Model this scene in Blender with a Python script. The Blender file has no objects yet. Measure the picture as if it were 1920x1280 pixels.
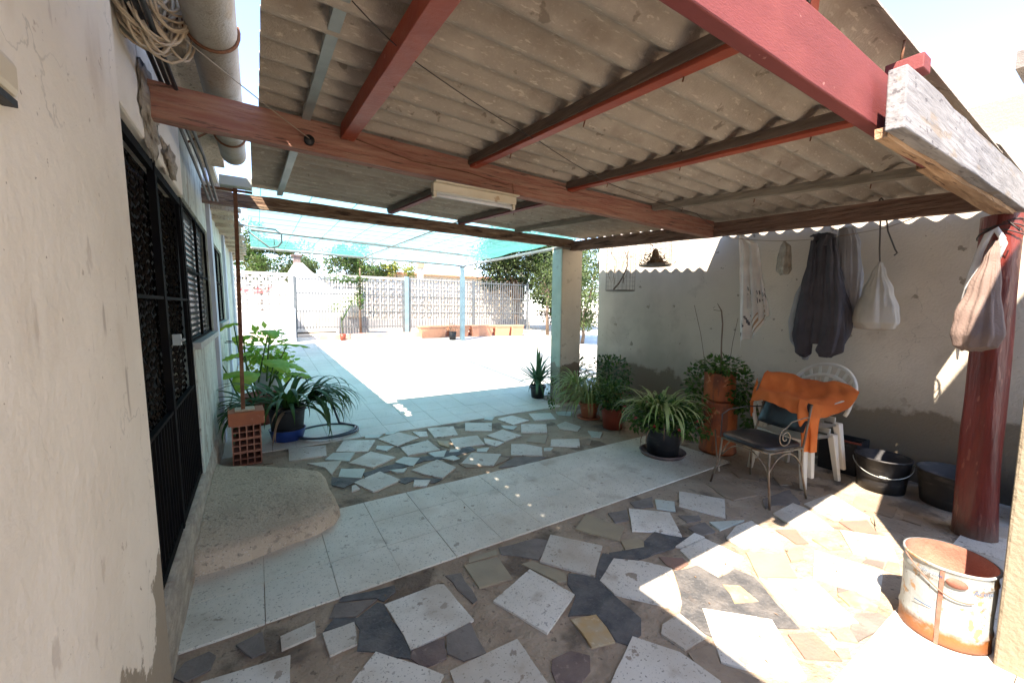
import bpy, bmesh, math, random
from mathutils import Vector, Matrix, noise
R = math.radians
random.seed(7)
S = bpy.context.scene
COL = S.collection

# ---------------------------------------------------------------- camera
cam = bpy.data.cameras.new('camera')
cam.sensor_fit = 'HORIZONTAL'
cam.sensor_width = 36.0
cam.lens = 756.191 / 1920 * 36
cam.clip_start = 0.02
cam.clip_end = 600
camo = bpy.data.objects.new('camera', cam)
COL.objects.link(camo)
_yaw, _pitch, _roll = 0.564, 0.082, 0.011
_f = Vector((math.sin(_yaw)*math.cos(_pitch), math.cos(_yaw)*math.cos(_pitch), -math.sin(_pitch)))
_r0 = Vector((math.cos(_yaw), -math.sin(_yaw), 0))
_u0 = _r0.cross(_f)
_r = math.cos(_roll)*_r0 + math.sin(_roll)*_u0
_u = -math.sin(_roll)*_r0 + math.cos(_roll)*_u0
camo.matrix_world = Matrix(((_r.x, _u.x, -_f.x, 0.016), (_r.y, _u.y, -_f.y, -2.161), (_r.z, _u.z, -_f.z, 1.524), (0, 0, 0, 1)))
S.camera = camo

# ---------------------------------------------------------------- sky, sun, exposure
SUNV = Vector((-0.66, -0.395, 1.0)).normalized()          # towards the sun
ELEV = math.asin(SUNV.z)
AZ = math.atan2(SUNV.x, SUNV.y)
W = bpy.data.worlds.new('World')
S.world = W
W.use_nodes = True
wn = W.node_tree
sky = wn.nodes.new('ShaderNodeTexSky')
sky.sky_type = 'NISHITA'
sky.sun_disc = False
sky.sun_elevation = ELEV
sky.sun_rotation = AZ
sky.air_density = 0.8
sky.dust_density = 0.0
sky.ozone_density = 2.5
wn.nodes['Background'].inputs['Strength'].default_value = 0.11
wn.links.new(sky.outputs[0], wn.nodes['Background'].inputs['Color'])
sl = bpy.data.lights.new('sun', 'SUN')
sl.energy = 2.7
sl.angle = R(0.5)
sl.color = (1.0, 0.93, 0.83)
so = bpy.data.objects.new('sun', sl)
COL.objects.link(so)
so.rotation_euler = SUNV.to_track_quat('Z', 'Y').to_euler()
so.location = (-6, -6, 12)
S.view_settings.view_transform = 'Standard'
S.view_settings.look = 'None'
S.view_settings.gamma = 1
S.view_settings.exposure = 3.05
S.view_settings.use_white_balance = True
S.view_settings.white_balance_temperature = 7000
S.view_settings.white_balance_tint = 14
S.render.engine = 'CYCLES'
S.cycles.max_bounces = 12
S.cycles.diffuse_bounces = 8
S.cycles.transparent_max_bounces = 24
S.cycles.sample_clamp_indirect = 6
S.cycles.use_denoising = True

# ---------------------------------------------------------------- materials
def mat(name, c1, c2=None, sc=4.0, ramp=(.38, .62), st=(1, 1, 1), rough=.8, rvar=0.0, bump=.25, bsc=60, bst=None,
        specks=(), metal=0.0, spec=.4, cell=None, transl=0.0, alpha=None, zstain=None, coat=0.0, detail=6, island=0.0, crack=0.0):
    """specks: list of (scale, lo, hi, colour, amount, stretch); zstain: (z0, z1, noise scale, noise amp, colour)"""
    m = bpy.data.materials.new(name)
    m.use_nodes = True
    t = m.node_tree
    N, L = t.nodes, t.links
    b = N['Principled BSDF']
    def new(k, **kw):
        n = N.new(k)
        for a, v in kw.items():
            setattr(n, a, v)
        return n
    tc = new('ShaderNodeTexCoord')
    co = tc.outputs['Object']
    def mapped(stv):
        if tuple(stv) == (1, 1, 1):
            return co
        mp = new('ShaderNodeMapping')
        mp.inputs['Scale'].default_value = stv
        L.new(co, mp.inputs[0])
        return mp.outputs[0]
    def nz(scale, stv=(1, 1, 1), det=6, rg=.55):
        n = new('ShaderNodeTexNoise')
        n.inputs['Scale'].default_value = scale
        n.inputs['Detail'].default_value = det
        n.inputs['Roughness'].default_value = rg
        L.new(mapped(stv), n.inputs['Vector'])
        return n.outputs[0]
    def rmp(src, lo, hi):
        r = new('ShaderNodeMapRange')
        r.inputs[1].default_value = lo
        r.inputs[2].default_value = hi
        L.new(src, r.inputs[0])
        return r.outputs[0]
    def mix(f, a, bb):
        x = new('ShaderNodeMix', data_type='RGBA')
        if isinstance(f, float):
            x.inputs[0].default_value = f
        else:
            L.new(f, x.inputs[0])
        for i, v in ((6, a), (7, bb)):
            if isinstance(v, tuple):
                x.inputs[i].default_value = (*v[:3], 1)
            else:
                L.new(v, x.inputs[i])
        return x.outputs[2]
    def math_(op, a, bb):
        x = new('ShaderNodeMath', operation=op)
        for i, v in ((0, a), (1, bb)):
            if isinstance(v, (int, float)):
                x.inputs[i].default_value = v
            else:
                L.new(v, x.inputs[i])
        return x.outputs[0]
    if c2 is None:
        c2 = tuple(v*.78 for v in c1)
    f = rmp(nz(sc, st, detail), *ramp)
    c = mix(f, c1, c2)
    if cell:                                            # every tile its own shade
        sn = new('ShaderNodeVectorMath', operation='SNAP')
        off = new('ShaderNodeVectorMath', operation='ADD')
        L.new(co, off.inputs[0]); off.inputs[1].default_value = (0.001, 0.001, 0)
        L.new(off.outputs[0], sn.inputs[0])
        sn.inputs[1].default_value = (cell, cell, 100)
        w = new('ShaderNodeTexWhiteNoise')
        L.new(sn.outputs[0], w.inputs[0])
        c = mix(math_('MULTIPLY', w.outputs[0], .25), c, tuple(v*.70 for v in c1))
    if island:                                          # every stone its own tone
        gi = new('ShaderNodeNewGeometry')
        c = mix(math_('MULTIPLY', gi.outputs['Random Per Island'], island), c, (c1[0]*.55, c1[1]*.50, c1[2]*.44))
    for (s2, lo, hi, col, amt, stv) in specks:
        c = mix(math_('MULTIPLY', rmp(nz(s2, stv, 4), lo, hi), amt), c, col)
    if crack:                                           # hairline cracks in patches
        wv = new('ShaderNodeVectorMath', operation='ADD')
        nn = new('ShaderNodeTexNoise'); nn.inputs['Scale'].default_value = 5; nn.inputs['Detail'].default_value = 5
        L.new(co, nn.inputs['Vector'])
        sc_ = new('ShaderNodeVectorMath', operation='SCALE'); sc_.inputs['Scale'].default_value = .35
        L.new(nn.outputs['Color'], sc_.inputs[0])
        L.new(co, wv.inputs[0]); L.new(sc_.outputs[0], wv.inputs[1])
        vo = new('ShaderNodeTexVoronoi', feature='DISTANCE_TO_EDGE'); vo.inputs['Scale'].default_value = crack
        L.new(wv.outputs[0], vo.inputs['Vector'])
        ln = math_('MULTIPLY', rmp(vo.outputs['Distance'], .0042*crack, .0012*crack), rmp(nz(1.3), .50, .58))
        c = mix(math_('MULTIPLY', ln, .4), c, tuple(v*.35 for v in c1))
    if zstain:
        for (z0, z1, ns, na, col) in zstain:
            sp = new('ShaderNodeSeparateXYZ')
            L.new(co, sp.inputs[0])
            zz = math_('ADD', sp.outputs[2], math_('MULTIPLY', math_('SUBTRACT', nz(ns, (1, 1, 1), 9, .65), .5), na))
            c = mix(rmp(zz, z1, z0), c, col)
    L.new(c, b.inputs['Base Color'])
    b.inputs['Metallic'].default_value = metal
    b.inputs['Specular IOR Level'].default_value = spec
    if coat:
        b.inputs['Coat Weight'].default_value = coat
        b.inputs['Coat Roughness'].default_value = .15
    if rvar:
        L.new(math_('ADD', math_('MULTIPLY', nz(sc*3, st), rvar), rough-rvar/2), b.inputs['Roughness'])
    else:
        b.inputs['Roughness'].default_value = rough
    if bump:
        bp = new('ShaderNodeBump')
        bp.inputs['Strength'].default_value = bump
        bp.inputs['Distance'].default_value = .02
        h = math_('ADD', nz(bsc, bst or st, 8, .6), math_('MULTIPLY', f, .6))
        L.new(h, bp.inputs['Height'])
        L.new(bp.outputs[0], b.inputs['Normal'])
    out = N['Material Output']
    sh = b.outputs[0]
    if transl:
        tr = new('ShaderNodeBsdfTranslucent')
        L.new(c, tr.inputs[0])
        ms = new('ShaderNodeMixShader')
        ms.inputs[0].default_value = transl
        L.new(sh, ms.inputs[1]); L.new(tr.outputs[0], ms.inputs[2])
        sh = ms.outputs[0]
    if alpha is not None:
        tp = new('ShaderNodeBsdfTransparent')
        ms = new('ShaderNodeMixShader')
        ms.inputs[0].default_value = alpha
        L.new(tp.outputs[0], ms.inputs[1]); L.new(sh, ms.inputs[2])
        sh = ms.outputs[0]
    L.new(sh, out.inputs[0])
    return m

DK = (.06, .05, .04)
M = {}
M['mortar'] = mat('mortar', (.30, .228, .16), (.38, .30, .215), 5, rough=.9, bump=.8, bsc=35,
                  specks=[(2.2, .55, .62, (.085, .062, .045), .7, (1, 1, 1)), (26, .62, .68, (.06, .045, .035), .6, (1, 1, 1)), (60, .62, .7, (.30, .25, .2), .5, (1, 1, 1))])
M['marble'] = mat('white_terrazzo', (.71, .67, .59), (.59, .55, .47), island=.55, sc=3.5, rough=.55, rvar=.3, bump=.12, bsc=150,
                  specks=[(95, .61, .66, (.16, .15, .12), .8, (1, 1, 1)), (38, .63, .67, (.22, .20, .16), .6, (1, 1, 1)), (7, .60, .72, (.36, .29, .22), .6, (1, 1, 1)), (11, .635, .66, (.24, .185, .135), .85, (1, 1, 1)), (1.7, .56, .66, (.42, .34, .26), .55, (1, 1, 1))])
M['strip_tile'] = mat('cream_terrazzo_tile', (.69, .645, .54), (.57, .525, .425), 2.5, rough=.5, rvar=.3, bump=.12, bsc=150, cell=1/3,
                  specks=[(85, .61, .66, (.17, .16, .12), .75, (1, 1, 1)), (35, .64, .68, (.22, .20, .15), .6, (1, 1, 1)), (3.5, .58, .72, (.34, .27, .19), .7, (1, 1, 1)), (12, .66, .69, (.22, .17, .12), .7, (1, 1, 1)), (1.1, .54, .66, (.46, .38, .28), .6, (1, 1, 1))])
M['yard_tile'] = mat('pale_yard_tile', (.66, .62, .54), (.55, .51, .44), 1.2, rough=.5, rvar=.3, bump=.1, bsc=120, cell=1/3,
                  specks=[(1.3, .54, .74, (.50, .45, .38), .5, (1, 1, 1)), (60, .62, .66, (.2, .18, .15), .6, (1, 1, 1))])
M['slate'] = mat('blue_slate', (.064, .065, .067), (.13, .122, .115), 9, rough=.7, bump=.5, bsc=60,
                  specks=[(50, .56, .66, (.15, .145, .14), .5, (1, 1, 1)), (5, .6, .70, (.13, .105, .09), .7, (1, 1, 1))])
M['grey_stone'] = mat('grey_stone', (.15, .128, .11), (.21, .18, .155), 7, rough=.75, bump=.3, bsc=60, specks=[(30, .62, .68, (.12, .10, .08), .6, (1, 1, 1))])
M['tan_tile'] = mat('tan_tile', (.33, .27, .175), (.28, .23, .155), 5, rough=.6, bump=.15, specks=[(20, .62, .7, (.28, .22, .15), .6, (1, 1, 1))])
M['beige_stone'] = mat('beige_stone', (.31, .235, .165), (.25, .19, .135), 6, rough=.8, bump=.4, specks=[(28, .6, .66, (.24, .18, .13), .6, (1, 1, 1))])
M['yellow_stone'] = mat('ochre_marble', (.42, .28, .13), (.40, .32, .21), 12, rough=.6, bump=.2, specks=[(30, .6, .68, (.60, .50, .36), .5, (1, 1, 1))])
M['red_stone'] = mat('pink_stone', (.27, .155, .115), (.22, .145, .115), 7, rough=.75, bump=.3, specks=[(22, .62, .68, (.2, .13, .1), .6, (1, 1, 1))])
M['plum_stone'] = mat('brown_stone', (.11, .075, .068), (.18, .13, .11), 5, rough=.7, bump=.4, specks=[(25, .6, .68, (.33, .25, .2), .6, (1, 1, 1))])
M['ice_tile'] = mat('pale_green_tile', (.48, .52, .46), (.42, .44, .38), 5, rough=.5, bump=.1, specks=[(60, .62, .68, (.2, .2, .17), .6, (1, 1, 1))])
M['ground'] = mat('dry_earth', (.60, .54, .45), (.50, .44, .35), .8, rough=.95, bump=.5, bsc=20)
M['house_wall'] = mat('cream_plaster', (.80, .735, .65), (.73, .665, .575), 1.6, rough=.85, bump=.38, bsc=22, crack=1.6,
                  specks=[(13, .70, .73, (.36, .27, .21), .6, (1, 1, 1)), (3.0, .60, .70, (.56, .47, .38), .5, (1.2, 1.2, .5)), (40, .70, .73, (.22, .16, .12), .7, (1, 1, 1)), (5, .66, .70, (.42, .35, .30), .45, (1, 2.2, .8)), (2.2, .69, .71, (.33, .27, .22), .65, (1, 3.0, .55)), (1.0, .55, .75, (.60, .52, .43), .6, (1, 1, 1))],
                  zstain=[(.52, .55, 4.4, 1.0, (.30, .25, .19)), (.02, .22, 8, .2, (.2, .165, .13))])
M['old_wall'] = mat('flaking_green_white_plaster', (.52, .55, .48), (.42, .44, .38), 3, rough=.85, bump=.5, bsc=50,
                  specks=[(4, .56, .60, (.36, .38, .33), .8, (1.5, 1.5, .35)), (7, .57, .60, (.28, .26, .21), .8, (1, 1.6, .5)), (14, .62, .65, (.19, .17, .13), .7, (1, 1, 1))])
M['right_wall'] = mat('rendered_garden_wall', (.61, .54, .44), (.55, .48, .385), 1.1, crack=1.3, rough=.9, bump=.35, bsc=50,
                  specks=[(1.3, .56, .70, (.41, .35, .27), .55, (1, 1, 1)), (3.2, .60, .7, (.38, .32, .25), .4, (1, 1, 1)), (28, .70, .73, (.22, .18, .14), .7, (1, 1, 1)), (6.5, .67, .69, (.25, .205, .155), .85, (1, 1, 1)), (.9, .52, .68, (.40, .35, .28), .6, (1, 1, 1))],
                  zstain=[(.62, .95, 3, .5, (.40, .345, .27)), (.62, .67, 2.6, .60, (.215, .172, .12)), (.0, .25, 6, .2, (.12, .10, .075)), (2.95, 2.80, 3, .3, (.31, .25, .165))])
M['pier'] = mat('sunlit_plaster_pier', (.26, .215, .15), (.22, .18, .125), 2.5, rough=.9, bump=.5, bsc=50, specks=[(14, .64, .68, (.3, .24, .18), .6, (1, 1, 1))])
M['pillar'] = mat('pillar_plaster', (.56, .50, .40), (.50, .44, .35), 3, rough=.85, bump=.3, specks=[(8, .62, .68, (.35, .3, .24), .6, (1, 1, 1))],
                  zstain=[(.62, .64, 7, .35, (.22, .17, .12))])
M['pillar_net_tint'] = mat('pillar_net_light_tint', (.44, .53, .44), (.38, .46, .38), 4, rough=.8, bump=.3, specks=[(9, .62, .68, (.3, .32, .26), .6, (1, 1, 1))],
                  zstain=[(.62, .64, 7, .3, (.30, .28, .22))])  # green light from the shade net, put into the colour
M['cement'] = mat('cement', (.55, .44, .32), (.47, .37, .265), 3, crack=3.5, rough=.95, bump=1.0, bsc=45, specks=[(90, .60, .66, (.62, .56, .47), .6, (1, 1, 1)), (55, .62, .66, (.13, .11, .09), .7, (1, 1, 1)), (20, .6, .66, (.17, .14, .11), .5, (1, 1, 1)), (1.6, .60, .72, (.33, .28, .20), .5, (1, 1, 1))])
M['render_patch'] = mat('rough_render', (.50, .43, .34), (.36, .30, .24), 9, rough=.95, bump=1.0, bsc=40, st=(1, 1, 2.5))
M['sill'] = mat('grey_sill', (.38, .37, .34), (.30, .29, .26), 6, rough=.7)
WS = (1.5, 16, 16)
WY = (16, 1.5, 16)
M['beam_brown'] = mat('faded_red_beam', (.28, .115, .08), (.35, .185, .13), 2.2, st=WS, rough=.75, bump=.6, bsc=5,
                  specks=[(3, .56, .66, (.33, .19, .135), .6, (1.5, 9, 9)), (5, .62, .66, (.08, .045, .035), .8, (1, 14, 14))])
M['beam_old'] = mat('weathered_beam', (.17, .095, .06), (.30, .21, .14), 2.4, st=WS, rough=.85, bump=.8, bsc=5, specks=[(3, .58, .63, (.06, .035, .025), .9, (1, 8, 8)), (4, .62, .68, (.4, .32, .23), .7, (1, 12, 12))])
M['beam_side'] = mat('brown_side_beam', (.16, .085, .06), (.25, .15, .11), 2.4, st=WY, rough=.85, bump=.8, bsc=5, specks=[(3, .60, .65, (.06, .035, .025), .8, (9, 1, 9)), (4, .62, .7, (.34, .26, .19), .5, (12, 1, 12))])
M['red_paint'] = mat('red_oxide_paint', (.36, .072, .035), (.30, .055, .03), 5, rough=.5, rvar=.2, bump=.12, bsc=40, specks=[(7, .68, .70, (.45, .22, .16), .8, (3, 1, 3))])
M['red_beam'] = mat('worn_red_beam_paint', (.19, .040, .038), (.165, .034, .032), 3, st=(1, 4, 4), rough=.7, bump=.15, specks=[(30, .70, .72, (.42, .2, .17), .7, (1, 1.5, 1.5)), (2, .58, .70, (.24, .06, .05), .5, (1, 1.4, 1.4)), (7, .70, .72, (.12, .03, .025), .7, (.6, 6, 6))])
M['grey_wood'] = mat('grey_timber', (.21, .18, .14), (.29, .25, .2), 2.6, st=WY, rough=.85, bump=.4, bsc=6)
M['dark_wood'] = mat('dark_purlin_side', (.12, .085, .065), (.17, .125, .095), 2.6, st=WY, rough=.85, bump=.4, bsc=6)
M['white_board'] = mat('weathered_white_board', (.27, .265, .265), (.20, .195, .195), 2.5, st=WS, rough=.9, bump=.18, bsc=6,
                  specks=[(4, .54, .66, (.13, .125, .13), .6, (1, 22, 22)), (34, .62, .66, (.06, .055, .06), .7, (.7, 1.4, 1.4)), (2.2, .62, .66, (.22, .17, .12), .6, (1, 6, 6))])
M['raw_wood'] = mat('raw_board_wood', (.42, .27, .16), (.30, .18, .10), 2.5, st=WS, rough=.85, bump=.5, bsc=6, specks=[(4, .6, .64, (.1, .05, .03), .8, (1, 9, 9))])
M['post_red'] = mat('dark_red_log_paint', (.19, .026, .017), (.125, .019, .014), 3, st=(6, 6, 1), rough=.38, rvar=.2, bump=.3, bsc=9, coat=.15,
                  specks=[(6, .62, .66, (.30, .09, .06), .7, (5, 5, 1))], zstain=[(.02, .16, 8, .25, (.13, .07, .05))])
M['asbestos'] = mat('fibre_cement_sheet', (.44, .385, .32), (.35, .30, .245), 3, rough=.9, bump=.35, bsc=90,
                  specks=[(34, .60, .66, (.58, .51, .42), .8, (.55, 2.2, 1)), (90, .56, .64, (.46, .39, .32), .55, (.6, 1, 1)), (2, .56, .68, (.23, .18, .14), .5, (1, 2, 1)), (9, .66, .69, (.14, .11, .08), .6, (1, 1, 1))])
M['pipe'] = mat('grey_fibre_pipe', (.40, .37, .32), (.29, .25, .19), 3, rough=.85, bump=.3, specks=[(5, .58, .66, (.33, .23, .11), .5, (1, .5, 1)), (30, .64, .68, (.2, .17, .13), .6, (1, 1, 1))])
M['galv'] = mat('galvanised_steel', (.36, .38, .36), (.28, .30, .285), 5, rough=.5, metal=.35, bump=.1)
M['steel_blue'] = mat('blue_grey_post_paint', (.22, .32, .34), (.18, .26, .28), 4, rough=.5, bump=.1)
M['steel_dark'] = mat('dark_grey_steel', (.10, .115, .12), (.15, .16, .16), 6, rough=.5, bump=.1)
M['black_metal'] = mat('black_metal', (.005, .005, .006), (.009, .008, .007), 6, rough=.8, spec=.04, bump=.05)
M['bead'] = mat('amber_black_beads', (.004, .003, .003), (.008, .006, .004), 40, rough=.25, spec=.3, bump=0)
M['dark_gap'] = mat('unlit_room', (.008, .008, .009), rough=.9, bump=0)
M['glassy'] = mat('white_mesh_trim', (.25, .25, .24), rough=.4, bump=0)
M['rust'] = mat('rusty_iron', (.13, .055, .032), (.20, .09, .045), 14, rough=.9, bump=.4)
M['white_enamel'] = mat('yellowed_enamel', (.62, .55, .43), (.55, .47, .34), 4, rough=.45, bump=.05, specks=[(9, .66, .7, (.35, .2, .1), .7, (1, 1, 1))])
M['white_plastic'] = mat('white_plastic', (.66, .64, .58), (.58, .55, .48), 3, rough=.4, bump=.05, specks=[(7, .62, .7, (.45, .4, .33), .5, (1, 1, 1))])
M['tube_glass'] = mat('lamp_tube', (.75, .75, .75), rough=.2, bump=0)
M['cable'] = mat('beige_cable', (.52, .42, .30), (.42, .32, .22), 8, rough=.6, bump=0)
M['black_plastic'] = mat('black_plastic', (.014, .014, .016), (.024, .023, .024), 4, rough=.5, bump=.08, specks=[(7, .58, .7, (.10, .09, .08), .5, (1, 1, 3))])
M['grey_tub'] = mat('dusty_black_rubber', (.03, .03, .032), (.055, .053, .05), 3, rough=.6, bump=.1, specks=[(6, .55, .7, (.16, .14, .12), .6, (1, 1, 3))])
M['blue_plastic'] = mat('blue_plastic', (.02, .06, .24), (.018, .05, .2), 4, rough=.35, bump=.05)
M['terracotta'] = mat('terracotta', (.40, .125, .055), (.32, .10, .05), 5, rough=.8, bump=.2, specks=[(8, .62, .68, (.5, .3, .2), .5, (1, 1, 1))])
M['terra_light'] = mat('pale_terracotta', (.56, .27, .16), (.50, .24, .15), 5, rough=.8, bump=.2)
M['clay_dark'] = mat('dark_red_clay', (.24, .045, .025), (.19, .04, .022), 5, rough=.5, bump=.1)
M['brick'] = mat('hollow_brick_clay', (.40, .17, .11), (.33, .14, .09), 8, rough=.85, bump=.3, specks=[(20, .62, .68, (.5, .3, .24), .5, (1, 1, 1))])
M['drum'] = mat('rusty_orange_drum', (.40, .11, .03), (.24, .065, .028), 4, rough=.65, bump=.2, specks=[(6, .56, .62, (.13, .05, .03), .7, (2, 2, .5)), (12, .62, .66, (.55, .25, .12), .6, (1, 1, 1))])
M['soil'] = mat('soil', (.05, .035, .025), (.09, .065, .045), 30, rough=1, bump=.6)
M['tin'] = mat('painted_tin', (.31, .33, .33), (.26, .275, .26), 5, rough=.55, bump=.15,
                  specks=[(16, .60, .64, (.32, .17, .06), .85, (1, 1, .8)), (45, .60, .64, (.16, .12, .08), .75, (1, 1, .7)), (5, .62, .66, (.33, .25, .15), .6, (1, 1, 1))],
                  zstain=[(.05, .10, 12, .20, (.26, .095, .025)), (.0, .06, 14, .05, (.16, .06, .03))])
M['tin_in'] = mat('rusty_tin_inside', (.36, .16, .11), (.27, .11, .075), 8, rough=.85, bump=.3)
M['rust_band'] = mat('rusty_band', (.23, .09, .06), (.30, .14, .10), 14, rough=.8, bump=.2)
M['ink'] = mat('blue_ink', (.05, .10, .19), rough=.6, bump=0)
M['black_vinyl'] = mat('black_vinyl', (.012, .012, .015), (.018, .018, .022), 8, rough=.36, spec=.6, bump=.12, bsc=25)
M['scroll_iron'] = mat('cream_rusted_iron', (.24, .20, .14), (.12, .07, .045), 9, rough=.6, metal=.2, bump=.15)
M['orange_towel'] = mat('orange_towel', (.74, .20, .045), (.66, .155, .035), 5, rough=.95, bump=.5, bsc=220, transl=.15)
M['towel'] = mat('white_towel', (.86, .84, .82), (.74, .72, .70), 6, rough=.95, bump=.4, bsc=200, transl=.25)
M['stripe'] = mat('towel_stripe', (.13, .13, .15), rough=.95, bump=.2)
M['stripe2'] = mat('towel_ochre_stripe', (.45, .30, .19), rough=.95, bump=.2)
M['grey_cloth'] = mat('charcoal_cloth', (.055, .053, .066), (.08, .076, .088), 5, rough=.9, bump=.3, bsc=90)
M['pale_cloth'] = mat('pale_grey_cloth', (.42, .42, .44), (.34, .34, .36), 5, rough=.9, bump=.3, bsc=90, transl=.15)
M['bag_white'] = mat('white_bag', (.58, .55, .50), (.50, .47, .42), 5, rough=.85, bump=.3, bsc=90, transl=.25)
M['bag_brown'] = mat('brown_bag', (.23, .165, .14), (.18, .125, .105), 5, rough=.85, bump=.3, bsc=90)
M['crumpled'] = mat('crumpled_bag', (.30, .27, .22), (.46, .42, .36), 14, rough=.35, bump=.5, bsc=30)
M['wire'] = mat('dark_wire', (.05, .04, .035), rough=.6, bump=0)
M['wire_light'] = mat('pale_cord', (.40, .33, .25), rough=.7, bump=0)
M['wire_mesh'] = mat('grey_chicken_wire', (.22, .2, .18), rough=.6, bump=0)
def leafm(n, a, b, tr=.3, rough=.45, st=(1, 1, 1), sc=7):
    return mat(n, a, b, sc, rough=rough, bump=.08, transl=tr, spec=.35, st=st)
M['leaf_dark'] = leafm('dark_strap_leaf', (.018, .055, .014), (.045, .11, .022))
M['leaf_bright'] = leafm('bright_broad_leaf', (.20, .40, .04), (.34, .46, .07), .45)
M['leaf_mid'] = leafm('mid_green_leaf', (.045, .11, .018), (.09, .17, .03))
M['leaf_pale'] = leafm('pale_striped_leaf', (.17, .27, .06), (.36, .42, .19), .3)
M['leaf_aloe'] = leafm('aloe_leaf', (.05, .13, .06), (.09, .19, .09), .1)
M['leaf_tree'] = leafm('tree_leaf', (.05, .085, .02), (.10, .14, .04), .35, sc=3)
M['leaf_tree2'] = leafm('grey_green_tree_leaf', (.08, .12, .045), (.14, .18, .07), .35, sc=3)
M['leaf_cyp'] = leafm('dark_conifer_leaf', (.018, .03, .011), (.04, .05, .018), .2, sc=3)
M['leaf_yellow'] = leafm('yellow_green_leaf', (.34, .34, .06), (.24, .28, .06), .35, sc=3)
M['leaf_dry'] = mat('dry_leaf', (.16, .10, .06), (.25, .17, .10), 9, rough=.9, bump=0)
M['flower'] = mat('pink_flower', (.55, .045, .07), rough=.6, bump=0)
M['bark'] = mat('bark', (.13, .09, .06), (.20, .14, .10), 5, st=(4, 4, 1), rough=.95, bump=.6, bsc=12)
M['lattice'] = mat('whitewashed_block', (.58, .55, .50), (.50, .47, .42), 3, rough=.85, bump=.2, island=.35)
M['lattice_grey'] = mat('grey_concrete_block', (.34, .33, .33), (.28, .275, .275), 3, rough=.9, bump=.3)
M['banner_red'] = mat('red_lettering', (.62, .08, .09), rough=.7, bump=0)
M['kerb_pink'] = mat('pink_brick_kerb', (.48, .27, .21), (.55, .34, .27), 4, rough=.85, bump=.3)
M['roof_beige'] = mat('distant_beige_render', (.58, .47, .32), (.52, .42, .29), 2, rough=.9, bump=.1)
M['net_rope'] = mat('net_cord', (.10, .30, .30), rough=.7, bump=0)
M['hose'] = mat('dark_blue_hose', (.035, .05, .07), rough=.4, bump=0)
M['white_gable'] = mat('white_gable_render', (.66, .65, .62), (.6, .59, .56), 2, rough=.9, bump=.1)
M['lilac_wall'] = mat('blue_white_wall', (.46, .48, .56), (.42, .44, .5), 2, rough=.9, bump=.1)
M['plate'] = mat('white_plate', (.52, .56, .50), (.46, .49, .44), 5, rough=.5, bump=.05)

def net_material():
    m = bpy.data.materials.new('teal_shade_net')
    m.use_nodes = True
    N, L = m.node_tree.nodes, m.node_tree.links
    N.remove(N['Principled BSDF'])
    tr = N.new('ShaderNodeBsdfTranslucent'); tr.inputs[0].default_value = (.09, .30, .26, 1)
    df = N.new('ShaderNodeBsdfDiffuse'); df.inputs[0].default_value = (.04, .20, .18, 1)
    a = N.new('ShaderNodeMixShader'); a.inputs[0].default_value = .75
    L.new(df.outputs[0], a.inputs[1]); L.new(tr.outputs[0], a.inputs[2])
    tp = N.new('ShaderNodeBsdfTransparent')
    b = N.new('ShaderNodeMixShader')
    tc = N.new('ShaderNodeTexCoord')
    nz = N.new('ShaderNodeTexNoise'); nz.inputs['Scale'].default_value = .8
    mr = N.new('ShaderNodeMapRange'); mr.inputs[3].default_value = .62; mr.inputs[4].default_value = .70
    L.new(tc.outputs['Object'], nz.inputs['Vector']); L.new(nz.outputs[0], mr.inputs[0]); L.new(mr.outputs[0], b.inputs[0])
    L.new(tp.outputs[0], b.inputs[1]); L.new(a.outputs[0], b.inputs[2])
    L.new(b.outputs[0], N['Material Output'].inputs[0])
    return m
M['net'] = net_material()

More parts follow.
